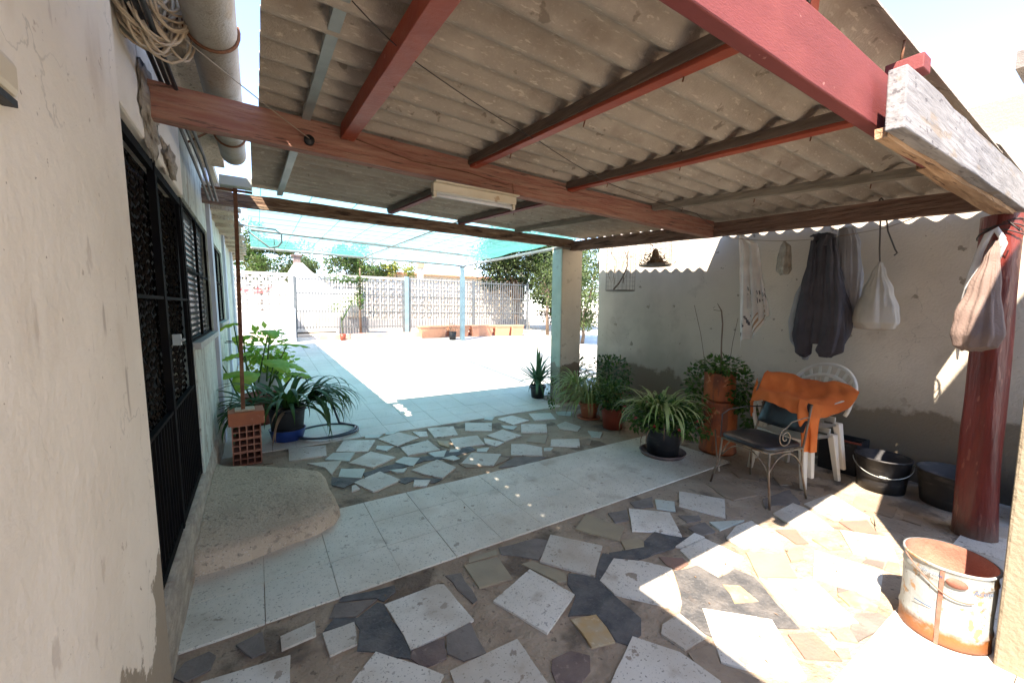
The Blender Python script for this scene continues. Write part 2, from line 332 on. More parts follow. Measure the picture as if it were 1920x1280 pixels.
# ---------------------------------------------------------------- mesh helpers
class MB:
    def __init__(s):
        s.v = []; s.f = []; s.mi = []; s.sm = []
    def add(s, vs, fs, mi=0, smooth=False):
        o = len(s.v)
        s.v += [Vector(v) for v in vs]
        s.f += [tuple(i+o for i in f) for f in fs]
        s.mi += [mi]*len(fs); s.sm += [smooth]*len(fs)
        return s
    def box(s, a, b, mi=0, lean=0.0):
        x0, y0, z0 = a; x1, y1, z1 = b
        vs = [(x - lean*z, y, z) for z in (z0, z1) for y in (y0, y1) for x in (x0, x1)]
        return s.add(vs, [(0, 2, 3, 1), (4, 5, 7, 6), (0, 1, 5, 4), (2, 6, 7, 3), (0, 4, 6, 2), (1, 3, 7, 5)], mi)
    def bar(s, p, q, w, h, mi=0, up=(0, 0, 1), n=1, jit=0.0, seed=0):
        """a bar of width w and height h from p to q, subdivided and roughened"""
        p, q = Vector(p), Vector(q)
        d = (q-p).normalized()
        sd = d.cross(Vector(up)).normalized(); u = sd.cross(d)
        rng = random.Random(seed)
        rings = []
        vs = []
        for i in range(n+1):
            c = p.lerp(q, i/n)
            ring = []
            for (a, b) in ((-1, -1), (1, -1), (1, 1), (-1, 1)):
                j = Vector((0, 0, 0))
                if jit:
                    j = sd*rng.uniform(-jit, jit) + u*rng.uniform(-jit, jit)
                ring.append(len(vs)); vs.append(c + sd*a*w/2 + u*b*h/2 + j)
            rings.append(ring)
        fs = [tuple(rings[0]), tuple(reversed(rings[-1]))]
        for i in range(n):
            A, B = rings[i], rings[i+1]
            for k in range(4):
                fs.append((A[k], B[k], B[(k+1) % 4], A[(k+1) % 4]))
        return s.add(vs, fs, mi)
    def tube(s, pts, r, n=8, mi=0, caps=True, closed=False):
        pts = [Vector(p) for p in pts]
        if not isinstance(r, (list, tuple)):
            r = [r]*len(pts)
        vs, fs = [], []
        prev = None
        m = len(pts)
        for i, p in enumerate(pts):
            if closed:
                d = pts[(i+1) % m]-pts[i-1]
            else:
                d = pts[min(i+1, m-1)]-pts[max(i-1, 0)]
            d = d.normalized() if d.length > 1e-9 else Vector((0, 0, 1))
            if prev is None:
                a = d.orthogonal().normalized()
            else:
                a = prev - d*prev.dot(d)
                a = a.normalized() if a.length > 1e-6 else d.orthogonal().normalized()
            prev = a
            b = d.cross(a)
            for k in range(n):
                t = 2*math.pi*k/n
                vs.append(p + (a*math.cos(t)+b*math.sin(t))*r[i])
        for i in range(m-1 if not closed else m):
            j = (i+1) % m
            for k in range(n):
                fs.append((i*n+k, i*n+(k+1) % n, j*n+(k+1) % n, j*n+k))
        if caps and not closed:
            fs.append(tuple(reversed(range(n)))); fs.append(tuple(range((m-1)*n, m*n)))
        return s.add(vs, fs, mi, True)
    def lathe(s, prof, c=(0, 0, 0), n=28, mi=0, wob=0.0, seed=0, cap=True):
        """prof: list of (r, z)"""
        vs, fs = [], []
        for (r, z) in prof:
            for k in range(n):
                t = 2*math.pi*k/n
                w = 1 + wob*noise.noise(Vector((math.cos(t)*2+seed, math.sin(t)*2, z*6)))
                vs.append((c[0]+r*w*math.cos(t), c[1]+r*w*math.sin(t), c[2]+z))
        for i in range(len(prof)-1):
            for k in range(n):
                fs.append((i*n+k, i*n+(k+1) % n, (i+1)*n+(k+1) % n, (i+1)*n+k))
        if cap and prof[0][0] > 1e-4: fs.append(tuple(reversed(range(n))))
        if cap and prof[-1][0] > 1e-4: fs.append(tuple(range((len(prof)-1)*n, len(prof)*n)))
        return s.add(vs, fs, mi, True)
    def grid(s, fn, nu, nv, mi=0, smooth=True, closed=False):
        vs = [fn(i/nu, j/nv) for j in range(nv+1) for i in range(nu+1)]
        fs = [(j*(nu+1)+i, j*(nu+1)+i+1, (j+1)*(nu+1)+i+1, (j+1)*(nu+1)+i) for j in range(nv) for i in range(nu)]
        return s.add(vs, fs, mi, smooth)
    def prism(s, poly, z0, z1, mi=0):
        n = len(poly)
        a = sum(poly[i][0]*poly[(i+1) % n][1]-poly[(i+1) % n][0]*poly[i][1] for i in range(n))
        if a < 0: poly = poly[::-1]
        vs = [(x, y, z0) for x, y in poly]+[(x, y, z1) for x, y in poly]
        fs = [tuple(range(n, 2*n))]+[(i, (i+1) % n, n+(i+1) % n, n+i) for i in range(n)]
        return s.add(vs, fs, mi)
    def strap(s, base, az, L, w, e0=1.1, bend=2.2, n=8, mi=0, fold=.25, taper=.15, twist=0.0):
        """an arching strap leaf: starts at elevation e0 and bends down by 'bend' radians"""
        p = Vector(base); vs = []
        for i in range(n+1):
            t = i/n
            e = e0 - bend*t**1.3
            h = Vector((math.cos(az), math.sin(az), 0))
            d = h*math.cos(e)+Vector((0, 0, 1))*math.sin(e)
            if i: p = p + d*(L/n)
            sd = Vector((-math.sin(az+twist*t), math.cos(az+twist*t), 0))
            ww = w*(1-t**2.5)*(taper+(1-taper)*min(1, t*4)) + .0008
            nn = sd.cross(d)
            vs += [p-sd*ww/2+nn*(-fold*ww*-.5), p.copy(), p+sd*ww/2+nn*(fold*ww*.5)]
        fs = []
        for i in range(n):
            for k in range(2):
                fs.append((i*3+k, i*3+k+1, i*3+4+k, i*3+3+k))
        return s.add(vs, fs, mi, True)
    def leaf(s, c, d, nrm, L, w, mi=0, cup=.15):
        d = Vector(d).normalized(); nrm = Vector(nrm)
        sd = d.cross(nrm)
        sd = sd.normalized() if sd.length > 1e-4 else d.orthogonal().normalized()
        nn = sd.cross(d)
        c = Vector(c)
        return s.add([c, c+d*L*.45+sd*w/2+nn*cup*w, c+d*L, c+d*L*.45-sd*w/2+nn*cup*w, c+d*L*.5], [(0, 1, 4), (1, 2, 4), (2, 3, 4), (3, 0, 4)], mi, False)
    def build(s, name, mats, parent=None, label=None, cat=None, group=None, kind=None, origin=None, local=False, bevel=0.0, subsurf=0):
        me = bpy.data.meshes.new(name)
        if parent is None and origin is None:
            xs = [v.x for v in s.v]; ys = [v.y for v in s.v]; zs = [v.z for v in s.v]
            origin = Vector(((min(xs)+max(xs))/2, (min(ys)+max(ys))/2, min(zs))) if kind != 'structure' else Vector((0, 0, 0))
        off = Vector(origin) if origin is not None else Vector((0, 0, 0))
        if parent is not None and not local:
            r = parent
            off = Vector((0, 0, 0))
            while r is not None:
                off = off + r.location; r = r.parent
        me.from_pydata([v-off for v in s.v], [], s.f)
        if not isinstance(mats, (list, tuple)): mats = [mats]
        for m in mats: me.materials.append(M[m])
        me.polygons.foreach_set('material_index', s.mi)
        me.polygons.foreach_set('use_smooth', s.sm)
        me.update()
        o = bpy.data.objects.new(name, me)
        COL.objects.link(o)
        if parent is not None: o.parent = parent
        else: o.location = off
        if bevel:
            b = o.modifiers.new('bevel', 'BEVEL'); b.width = bevel; b.segments = 2; b.limit_method = 'ANGLE'
        if subsurf:
            b = o.modifiers.new('sub', 'SUBSURF'); b.levels = subsurf; b.render_levels = subsurf
        tag(o, label, cat, group, kind)
        return o

def tag(o, label=None, cat=None, group=None, kind=None):
    if label: o['label'] = label
    if cat: o['category'] = cat
    if group: o['group'] = group
    if kind: o['kind'] = kind

def thing(name, label, cat, loc=(0, 0, 0), rz=0.0, group=None):
    o = bpy.data.objects.new(name, None)
    o.empty_display_size = .1
    COL.objects.link(o)
    o.location = loc; o.rotation_euler = (0, 0, rz)
    tag(o, label, cat, group)
    return o

def zg(y):                                              # the yard rises away from the porch
    return .065*max(0.0, min(y, 14.0)-2.9)

# ================================================================ SETTING
b = MB()
def gy(u, v):
    y = -60 + 180*v
    x = -60 + 160*u
    return (x, y, zg(y) - .035 - (.0 if y < 60 else .0))
ys = [-60, -8, 2.9, 4, 6, 8, 10, 12, 14, 20, 120]
for i in range(len(ys)-1):
    b.add([(-90, ys[i], zg(ys[i])-.04), (110, ys[i], zg(ys[i])-.04), (110, ys[i+1], zg(ys[i+1])-.04), (-90, ys[i+1], zg(ys[i+1])-.04)], [(0, 1, 2, 3)])
b.build('ground', 'ground', kind='structure')

# mortar bed of the porch floor, gently uneven
b = MB()
def bed(u, v):
    x = -.42 + 6.0*u; y = -4.5 + 7.25*v
    return (x, y, .0035*noise.noise(Vector((x*3, y*3, 0))) + .002*noise.noise(Vector((x*14, y*14, 3))) - .002)
b.grid(bed, 150, 180)
b.build('floor', 'mortar', kind='structure')

# yard: pale tiles running away from the porch
b = MB()
T3 = 1/3
rng = random.Random(3)
for j in range(8, 35):
    for i in range(-1, 36):
        x0, x1 = i*T3+.002, (i+1)*T3-.002
        y0, y1 = j*T3+.002, (j+1)*T3-.002
        h = rng.uniform(0, .002)+.006
        if y0 < 3.2 and x0 > 3.95: continue
        z0, z1 = zg(y0)+h, zg(y1)+h
        b.add([(x0, y0, z0), (x1, y0, z0), (x1, y1, z1), (x0, y1, z1), (x0, y0, z0-.012), (x1, y0, z0-.012), (x1, y1, z1-.012), (x0, y1, z1-.012)],
              [(0, 1, 2, 3), (4, 5, 1, 0), (5, 6, 2, 1), (7, 4, 0, 3)])
b.build('patio', 'yard_tile', kind='structure')
b = MB()
for i in range(len(ys)-1):
    if ys[i] >= 2.9 and ys[i] < 12:
        b.add([(-.42, ys[i], zg(ys[i])-.004), (12, ys[i], zg(ys[i])-.004), (12, ys[i+1], zg(ys[i+1])-.004), (-.42, ys[i+1], zg(ys[i+1])-.004)], [(0, 1, 2, 3)])
b.add([(-.42, 2.65, -.003), (12, 2.65, -.003), (12, 2.9, -.004), (-.42, 2.9, -.004)], [(0, 1, 2, 3)])
b.build('patio_bed', 'mortar', kind='structure')

# cream tile strip across the porch, three rows
b = MB()
for j in range(3):
    for i in range(-1, 12):
        x0, x1 = max(i*T3, -.345)+.0016, (i+1)*T3-.0016
        y0, y1 = j*T3+.0016, (j+1)*T3-.0016
        h = .009+rng.uniform(-.0008, .0008)
        dx = rng.uniform(-.0008, .0008)
        b.prism([(x0+dx, y0), (x1+dx, y0), (x1+dx, y1), (x0+dx, y1)], -.01, h)
b.build('tile_path', 'strip_tile', kind='structure')

PAVERS = [
('W', [(0.057,-0.128), (0.203,-0.11), (0.197,-0.205), (0.058,-0.214)]),
('W', [(0.224,-0.207), (0.364,-0.214), (0.348,-0.354), (0.234,-0.358)]),
('S', [(0.228,-0.196), (0.283,-0.135), (0.381,-0.19), (0.491,-0.135), (0.517,-0.163), (0.52,-0.299), (0.561,-0.455), (0.53,-0.551), (0.405,-0.435), (0.341,-0.388), (0.377,-0.269), (0.365,-0.209)]),
('G', [(0.305,-0.033), (0.497,-0.111), (0.377,-0.177), (0.264,-0.123)]),
('S', [(0.346,0.004), (0.604,-0.051), (0.597,-0.102), (0.522,-0.143), (0.493,-0.097), (0.322,-0.027)]),
('G', [(-0.115,-0.074), (-0.013,-0.049), (-0.002,-0.185), (-0.054,-0.189)]),
('G', [(-0.326,-0.13), (-0.294,-0.068), (-0.213,-0.055), (-0.186,-0.096), (-0.2,-0.164), (-0.285,-0.181)]),
('W', [(-0.226,-0.222), (0.089,-0.265), (0.071,-0.512), (-0.276,-0.385)]),
('W', [(0.303,-0.53), (0.409,-0.442), (0.571,-0.635), (0.62,-0.705), (0.52,-0.788), (0.225,-0.606)]),
('W', [(0.518,-0.174), (0.805,-0.171), (0.835,-0.192), (0.861,-0.504), (0.543,-0.511), (0.542,-0.416)]),
('P', [(0.548,-0.514), (0.695,-0.528), (0.663,-0.633), (0.563,-0.626), (0.53,-0.551)]),
('T', [(1.001,-0.098), (1.208,-0.134), (1.187,-0.342), (0.989,-0.317)]),
('T', [(1.053,-0.054), (1.239,-0.064), (1.222,-0.11), (1.039,-0.091)]),
('G', [(1.267,-0.049), (1.54,-0.092), (1.593,-0.16), (1.413,-0.281), (1.246,-0.117)]),
('G', [(0.872,-0.124), (0.959,-0.15), (0.94,-0.387), (0.909,-0.402)]),
('W', [(1.004,-0.443), (1.314,-0.331), (1.399,-0.627), (1.118,-0.756)]),
('W', [(1.409,-0.301), (1.64,-0.106), (1.847,-0.383), (1.593,-0.576)]),
('T', [(1.298,-0.264), (1.367,-0.276), (1.471,-0.475), (1.434,-0.519), (1.386,-0.496)]),
('G', [(0.711,-0.52), (0.842,-0.506), (0.824,-0.7), (0.721,-0.685), (0.674,-0.608)]),
('P', [(0.547,-0.518), (0.689,-0.524), (0.668,-0.621), (0.574,-0.595), (0.539,-0.549)]),
('W', [(0.649,-0.701), (0.979,-0.711), (0.962,-1.017), (0.628,-0.88)]),
('P', [(1.05,-0.879), (1.149,-0.887), (1.205,-0.951), (1.157,-1.006), (1.082,-1.031), (0.992,-0.989), (1.016,-0.919)]),
('Y', [(1.268,-0.748), (1.396,-0.791), (1.354,-0.959), (1.242,-0.924)]),
('S', [(1.488,-0.472), (1.595,-0.584), (1.796,-0.435), (1.845,-0.489), (1.717,-0.611), (1.586,-0.625), (1.573,-0.924), (1.493,-0.991), (1.393,-1), (1.363,-0.955), (1.402,-0.794), (1.274,-0.721), (1.401,-0.635), (1.423,-0.538)]),
('W', [(1.811,-0.515), (1.941,-0.625), (2.034,-0.762), (1.834,-0.968), (1.765,-0.958), (1.585,-0.735), (1.594,-0.617)]),
('W', [(1.446,-0.98), (1.558,-1.151), (1.577,-1.329), (1.461,-1.338), (1.116,-1.125)]),
('W', [(1.627,-1.007), (1.76,-1.008), (1.742,-1.162), (1.591,-1.155), (1.574,-1.04)]),
('W', [(1.892,-1.046), (2.115,-1.271), (1.899,-1.506), (1.846,-1.494), (1.666,-1.277)]),
('S', [(2.028,-0.779), (2.197,-0.818), (2.196,-0.95), (2.359,-0.952), (2.38,-1.056), (2.177,-1.368), (2.082,-1.305), (2.12,-1.269), (1.892,-1.046), (1.766,-1.176), (1.754,-1.141), (1.768,-1.003), (1.834,-0.968)]),
('W', [(2.238,-0.671), (2.497,-0.68), (2.512,-0.926), (2.207,-0.944), (2.197,-0.773)]),
('R', [(2.067,-0.647), (2.179,-0.731), (2.164,-0.783), (2.062,-0.786), (2.039,-0.721)]),
('Y', [(2.156,-0.998), (2.228,-1.054), (2.193,-1.17), (2.07,-1.112)]),
('W', [(2.387,-1.074), (2.637,-1.246), (2.458,-1.506), (2.209,-1.349)]),
('T', [(2.579,-0.902), (2.749,-1.038), (2.585,-1.187), (2.393,-1.071)]),
('R', [(2.087,-1.355), (2.204,-1.413), (2.131,-1.551), (2.002,-1.46)]),
('B', [(1.588,-1.17), (1.745,-1.199), (1.658,-1.276), (1.72,-1.41), (1.596,-1.421), (1.573,-1.326), (1.562,-1.232)]),
('W', [(2.975,-1.121), (3.084,-1.428), (2.765,-1.499), (2.672,-1.234)]),
('W', [(3.408,-1.108), (3.584,-1.317), (3.287,-1.447), (3.154,-1.263)]),
('W', [(2.832,-0.7), (3.003,-0.721), (2.878,-0.985), (2.614,-0.871), (2.628,-0.749)]),
('W', [(3.254,-0.748), (3.567,-0.749), (3.565,-0.837), (3.386,-1.083), (3.165,-0.949)]),
('W', [(3.628,-0.801), (4.032,-0.836), (3.819,-1.156), (3.542,-1.029)]),
('R', [(3.545,-1.056), (3.755,-1.157), (3.591,-1.265), (3.474,-1.171)]),
('R', [(3.024,-0.871), (3.155,-0.943), (3.038,-1.066), (2.96,-1.025)]),
('Y', [(3.114,-1.055), (3.283,-1.101), (3.155,-1.214), (3.065,-1.17)]),
('B', [(2.828,-1.016), (2.945,-1.067), (2.811,-1.13), (2.717,-1.1)]),
('Y', [(2.616,-1.366), (2.729,-1.399), (2.694,-1.515), (2.636,-1.525), (2.566,-1.437)]),
('G', [(2.532,-1.474), (2.636,-1.531), (2.622,-1.572), (2.445,-1.567), (2.305,-1.545), (2.372,-1.5)]),
('B', [(2.281,-1.455), (2.389,-1.488), (2.311,-1.549), (2.251,-1.491)]),
('B', [(2.164,-1.509), (2.235,-1.538), (2.18,-1.567), (2.138,-1.541)]),
('B', [(3.962,-0.925), (4.011,-1.12), (3.608,-1.252), (3.819,-1.156), (3.907,-0.923)]),
('B', [(3.228,-1.411), (3.266,-1.452), (3.135,-1.492), (3.112,-1.428)]),
('G', [(2.684,-1.342), (2.735,-1.417), (2.674,-1.429), (2.601,-1.378)]),
('G', [(3.159,-1.333), (3.211,-1.401), (3.123,-1.417), (3.094,-1.329)]),
('B', [(4.163,-0.965), (4.172,-1.217), (3.958,-1.24), (3.952,-1.011)]),
('B', [(4.132,-1.263), (4.192,-1.354), (3.993,-1.389), (3.994,-1.288)]),
('B', [(4.058,-0.677), (4.056,-0.782), (3.865,-0.786), (3.8,-0.697)]),
('W', [(2.374,-0.134), (2.59,-0.336), (2.385,-0.583), (2.272,-0.441), (2.153,-0.36)]),
('W', [(2.97,-0.147), (3.159,-0.429), (2.879,-0.599), (2.747,-0.305)]),
('C', [(2.674,-0.138), (2.774,-0.244), (2.651,-0.342), (2.566,-0.239)]),
('T', [(2.004,-0.043), (2.035,-0.022), (2.092,-0.19), (2.145,-0.295), (1.982,-0.403), (1.83,-0.139)]),
('T', [(1.994,-0.402), (2.13,-0.469), (2.073,-0.527), (1.945,-0.486)]),
('C', [(2.721,-0.57), (2.965,-0.689), (2.682,-0.672)]),
('G', [(2.52,-0.539), (2.692,-0.553), (2.64,-0.663), (2.496,-0.643)]),
('B', [(3.306,-0.176), (3.496,-0.234), (3.497,-0.398), (3.495,-0.523), (3.214,-0.474), (3.209,-0.4)]),
('G', [(3.44,-0.586), (3.822,-0.618), (3.614,-0.782), (3.408,-0.68), (3.292,-0.676)]),
('W', [(2.248,-0.633), (2.495,-0.601), (2.51,-0.668), (2.275,-0.664)]),
('S', [(2.279,-0.445), (2.382,-0.59), (2.435,-0.606), (2.224,-0.633), (1.928,-0.594), (1.82,-0.515), (1.833,-0.454), (1.94,-0.49), (2.073,-0.527), (2.126,-0.483)]),
('G', [(2.613,-0.39), (2.748,-0.471), (2.701,-0.52), (2.583,-0.487)]),
('B', [(3.026,-0.516), (3.138,-0.562), (2.977,-0.649), (2.895,-0.599)]),
('B', [(3.989,-0.411), (4.15,-0.477), (3.943,-0.584), (3.854,-0.531)]),
('B', [(4.023,-0.66), (4.102,-0.76), (3.919,-0.802), (3.834,-0.726)]),
('G', [(2.462,-0.067), (2.696,-0.093), (2.574,-0.201), (2.434,-0.138)]),
('G', [(2.19,-0.095), (2.351,-0.131), (2.247,-0.246), (2.135,-0.216)]),
('B', [(3.785,-0.135), (4.018,-0.274), (3.76,-0.392), (3.691,-0.263)]),
('W', [(0.253,2.666), (0.605,2.557), (0.568,2.23), (0.235,2.26)]),
('W', [(0.805,2.646), (1.11,2.468), (0.954,2.136), (0.668,2.305)]),
('W', [(1.425,2.628), (1.572,2.307), (1.266,2.143), (1.147,2.5)]),
('W', [(1.782,2.609), (2.1,2.524), (2.003,2.17), (1.726,2.217)]),
('W', [(2.298,2.583), (2.603,2.406), (2.432,2.103), (2.147,2.269)]),
('W', [(1.284,2.083), (1.625,2.165), (1.627,1.81), (1.278,1.811)]),
('W', [(1.861,2.082), (2.191,2.031), (2.12,1.717), (1.791,1.761)]),
('W', [(0.978,2.122), (1.157,1.818), (0.899,1.673), (0.727,1.909)]),
('W', [(1.186,1.428), (1.495,1.555), (1.571,1.274), (1.368,1.113), (1.256,1.281)]),
('W', [(0.929,1.546), (1.041,1.26), (0.821,1.163), (0.778,1.161), (0.675,1.415)]),
('W', [(1.877,1.546), (2.122,1.356), (1.893,1.12), (1.657,1.338)]),
('W', [(0.378,2.096), (0.67,2.003), (0.54,1.691), (0.512,1.902)]),
('C', [(0.638,2.277), (0.837,2.183), (0.737,1.963), (0.541,2.12)]),
('C', [(0.635,1.792), (0.827,1.678), (0.75,1.482), (0.584,1.614)]),
('C', [(1.231,1.795), (1.358,1.678), (1.234,1.512), (1.11,1.702)]),
('C', [(1.084,2.275), (1.235,2.162), (1.127,2.057), (1.046,2.176)]),
('W', [(1.573,2.572), (1.727,2.482), (1.677,2.303), (1.587,2.326)]),
('Y', [(1.717,2.111), (1.826,2.02), (1.738,1.816), (1.683,1.948)]),
('C', [(1.725,1.752), (1.832,1.712), (1.773,1.653), (1.68,1.685)]),
('C', [(1.481,1.78), (1.68,1.755), (1.58,1.589), (1.499,1.637)]),
('C', [(1.981,1.625), (2.112,1.596), (2.028,1.502), (1.943,1.553)]),
('W', [(2.212,1.904), (2.341,1.665), (2.196,1.596), (2.137,1.732)]),
('C', [(1.554,1.562), (1.677,1.575), (1.705,1.473), (1.625,1.457)]),
('C', [(1.011,1.533), (1.169,1.494), (1.114,1.418), (1.051,1.456)]),
('W', [(1.141,1.2), (1.262,1.128), (1.189,1.031), (1.092,1.09)]),
('S', [(1.243,1.788), (1.394,1.699), (1.66,1.743), (1.956,1.737), (1.959,1.614), (1.601,1.534), (1.368,1.589), (1.136,1.532), (0.787,1.493), (0.786,1.596), (1.1,1.668)]),
('S', [(0.533,1.644), (0.747,1.467), (0.855,1.486), (0.683,1.426), (0.585,1.363), (0.507,1.469)]),
('S', [(0.975,1.315), (1.103,1.305), (1.363,1.1), (1.272,1.059), (1.131,1.206), (1.05,1.176)]),
('C', [(1.05,2.698), (1.238,2.646), (1.166,2.545), (1.028,2.597)]),
('C', [(1.3,2.7), (1.455,2.672), (1.334,2.591), (1.259,2.605)]),
('W', [(0.648,1.355), (0.682,1.365), (0.695,1.268), (0.628,1.251)]),
('B', [(0.025,2.425), (0.092,2.386), (0.1,2.281), (0.023,2.287)]),
('W', [(3.028,2.583), (3.106,2.263), (2.799,2.187), (2.761,2.538)]),
('W', [(3.296,2.555), (3.596,2.425), (3.463,2.133), (3.169,2.226)]),
('W', [(2.574,2.083), (2.645,1.766), (2.36,1.681), (2.287,1.975)]),
('W', [(2.906,2.16), (3.195,1.992), (2.994,1.712), (2.717,1.874)]),
('W', [(3.298,1.897), (3.491,1.965), (3.512,1.67), (3.352,1.566), (3.217,1.741)]),
('T', [(2.741,1.68), (2.937,1.624), (2.721,1.39), (2.577,1.553)]),
('W', [(2.865,1.466), (3.164,1.318), (2.986,1.106), (2.732,1.306)]),
('W', [(2.377,1.565), (2.513,1.486), (2.61,1.303), (2.472,1.105), (2.202,1.287)]),
('C', [(2.616,1.275), (2.717,1.24), (2.641,1.188), (2.579,1.225)]),
('C', [(2.648,2.24), (2.812,2.111), (2.69,2.016), (2.618,2.123)]),
('C', [(3.468,1.498), (3.588,1.365), (3.411,1.23), (3.346,1.297)]),
('C', [(2.651,2.68), (2.78,2.645), (2.666,2.517), (2.587,2.601)]),
('B', [(1.634,1.351), (2.067,1.344), (2.135,1.218), (1.893,1.12), (1.658,1.222)]),
('G', [(2.202,1.221), (2.485,1.054), (2.188,0.984), (1.92,1.066)]),
('C', [(3.712,2.446), (3.937,2.317), (3.755,2.164), (3.628,2.279)]),
('B', [(3.155,1.296), (3.277,1.225), (3.121,1.103), (3.073,1.182)])]

TY = {'W': 0, 'S': 1, 'G': 2, 'T': 3, 'B': 4, 'Y': 5, 'R': 6, 'P': 7, 'C': 8}
HT = {'W': .0088, 'S': .0040, 'G': .0056, 'T': .0080, 'B': .0068, 'Y': .0074, 'R': .0062, 'P': .0050, 'C': .0083}
b = MB()
for k, (t, pl) in enumerate(PAVERS):
    # chip the corners and edges a little
    out = []
    rr = random.Random(k)
    n = len(pl)
    for i in range(n):
        p, q = Vector(pl[i]), Vector(pl[(i+1) % n])
        out.append((p.x, p.y))
        L = (q-p).length
        m = max(1, int(L/.07))
        nn = Vector((-(q-p).y, (q-p).x)).normalized() if L > 0 else Vector((0, 0))
        amp = .0018 if t in 'WTC' else .009
        for a in range(1, m):
            c = p.lerp(q, a/m)+nn*rr.uniform(-amp, amp)
            out.append((c.x, c.y))
    b.prism(out, -.012, HT[t]+k*1.1e-5, TY[t])
# more crazy paving where the photograph's edge runs out
rr = random.Random(11)
for k in range(60):
    cx = rr.uniform(-.3, 5.0); cy = rr.uniform(-4.3, -2.6)
    s = rr.uniform(.1, .2); a = rr.uniform(0, 3)
    pl = [(cx+s*math.cos(a+i*math.pi/2+rr.uniform(-.2, .2)), cy+s*math.sin(a+i*math.pi/2)) for i in range(4)]
    b.prism(pl, -.012, .007+k*2e-5, rr.choice([0, 0, 3, 4, 1]))
b.build('paving', ['marble', 'slate', 'grey_stone', 'tan_tile', 'beige_stone', 'yellow_stone', 'red_stone', 'plum_stone', 'ice_tile'], kind='structure')

# pale slabs at the near right, laid square
b = MB()
for i in range(-1, 8):
    for j in range(2):
        x0, x1 = 1.90+(i-.12)*.40, 1.90+(i+.88)*.40-.004
        y1 = -1.573-j*.40; y0 = y1-.396
        b.prism([(x0, y0), (x1, y0), (x1, y1), (x0, y1)], -.012, .0105+rng.uniform(-.0006, .0006))
b.build('slab_path', 'marble', kind='structure')

# ================================================================ HOUSE
house = thing('house', 'cream plastered house on the left with black grille door and windows', 'house', (-.36, 1.5, 0))
X0, LN = -.345, .02
def wall_piece(y0, y1, z0, z1, m='house_wall', dx=0.0, name='wall'):
    return MB().box((-.75, y0, z0), (X0+dx, y1, z1), lean=LN)
b = MB()
b.box((-1.2, -6, -.05), (-.285, -.36, 3.0), lean=LN)              # thicker near part of the wall
b.box((-.75, -.355, 2.28), (X0, 1.52, 2.95), lean=LN)
b.box((-.75, -.355, -.05), (X0-.02, 1.52, .27), lean=LN)
b.build('wall', 'house_wall', house, bevel=.012)
b = MB()
b.box((-.75, 1.52, -.05), (X0-.002, 3.12, 1.22), lean=LN)
b.box((-.75, 1.522, 2.27), (X0-.002, 3.12, 2.95), lean=LN)
b.box((-.75, 3.122, -.05), (X0-.004, 3.75, 2.94), lean=LN)
b.box((-.75, 3.752, -.05), (X0-.004, 5.15, 1.27), lean=LN)
b.box((-.75, 3.752, 2.27), (X0-.004, 5.15, 2.94), lean=LN)
b.box((-.75, 5.152, -.05), (X0-.004, 9.2, 2.94), lean=LN)
b.build('wall', 'old_wall', house)
for ya_, yb_ in ((3.16, 3.40), (5.35, 5.6), (7.6, 7.9)):
    MB().box((-.80, ya_, .0), (X0+.03, yb_, 2.93), lean=LN).build('pilaster', 'lilac_wall', house)
# plinth under the door
b = MB()
def plinth(u, v):
    y = -.36+4.0*u
    w = .012*noise.noise(Vector((y*4, v*2, 1)))
    if v < .5:
        return (-.325-.012*v+w*.6, y, .27*v*2+w*.4)
    return (-.345-.13*(v-.5)*2+w*.3, y, .27+w*.5)
b.grid(plinth, 60, 8)
b.build('plinth', 'render_patch', house)
# flat roof slab over the house
b = MB()
for k in range(34):
    y = 2.9+k*.19
    b.box((-.75, y, 2.56+.02*math.sin(k*2.1)), (X0+.10+.10*random.Random(k).random(), y+.11, 2.62+.02*math.sin(k)))
    b.box((-.75, y+.05, 2.70), (X0+.16+.08*random.Random(k+50).random(), y+.16, 2.745))
b.build('eaves_tile', 'cement', house)
MB().box((-3.5, -6, 2.98), (X0+.02, 9.3, 3.06)).box((X0+.0205, -6, 2.86), (-.20, 2.8, 2.94)).build('roof', 'cement', house)

# rough render patches, corbels and bracket board above the door
def blob(b, c, r, seed=0, nu=18, nv=12, amp=.35, mi=0):
    def fn(u, v):
        th = 2*math.pi*u; ph = math.pi*v
        d = Vector((math.sin(ph)*math.cos(th), math.sin(ph)*math.sin(th), math.cos(ph)))
        k = 1+amp*noise.noise(d*2.2+Vector((seed*3.1, 0, 0)))+amp*.4*noise.noise(d*6+Vector((0, seed, 0)))
        return (c[0]+r[0]*d.x*k, c[1]+r[1]*d.y*k, c[2]+r[2]*d.z*k)
    b.grid(fn, nu, nv, mi)
b = MB()
blob(b, (-.388, .50, 2.46), (.010, .20, .15), 1, amp=.9)
b.build('render_patch', 'render_patch', house)
b = MB()
blob(b, (-.39, .98, 2.36), (.022, .20, .08), 2, amp=.9)
b.build('render_patch', 'render_patch', house)
MB().bar((-.40, .09, 2.615), (-.20, .12, 2.60), .10, .035).build('bracket_board', 'grey_wood', house)

# gutter pipe of fibre cement with its straps
b = MB()
def pipe(u, v):
    th = 2*math.pi*u; y = -4+6.1*v
    r = .092+(.006 if (y % 1.5) < .06 else 0)
    return (-.105+r*math.cos(th), y, 2.645+.05*(y+1)+r*math.sin(th))
b.grid(pipe, 24, 60)
gut = b.build('gutter', 'pipe', house)
for y in (-1.6, .06, 1.52):
    b = MB()
    pts = [(-.105+.098*math.cos(t), y, 2.645+.05*(y+1)+.098*math.sin(t)) for t in [math.pi*(1.0+i/14*1.1) for i in range(15)]]
    b.tube([(-.36, y, 2.645)]+pts, .007, 6)
    b.build('strap', 'rust', gut)
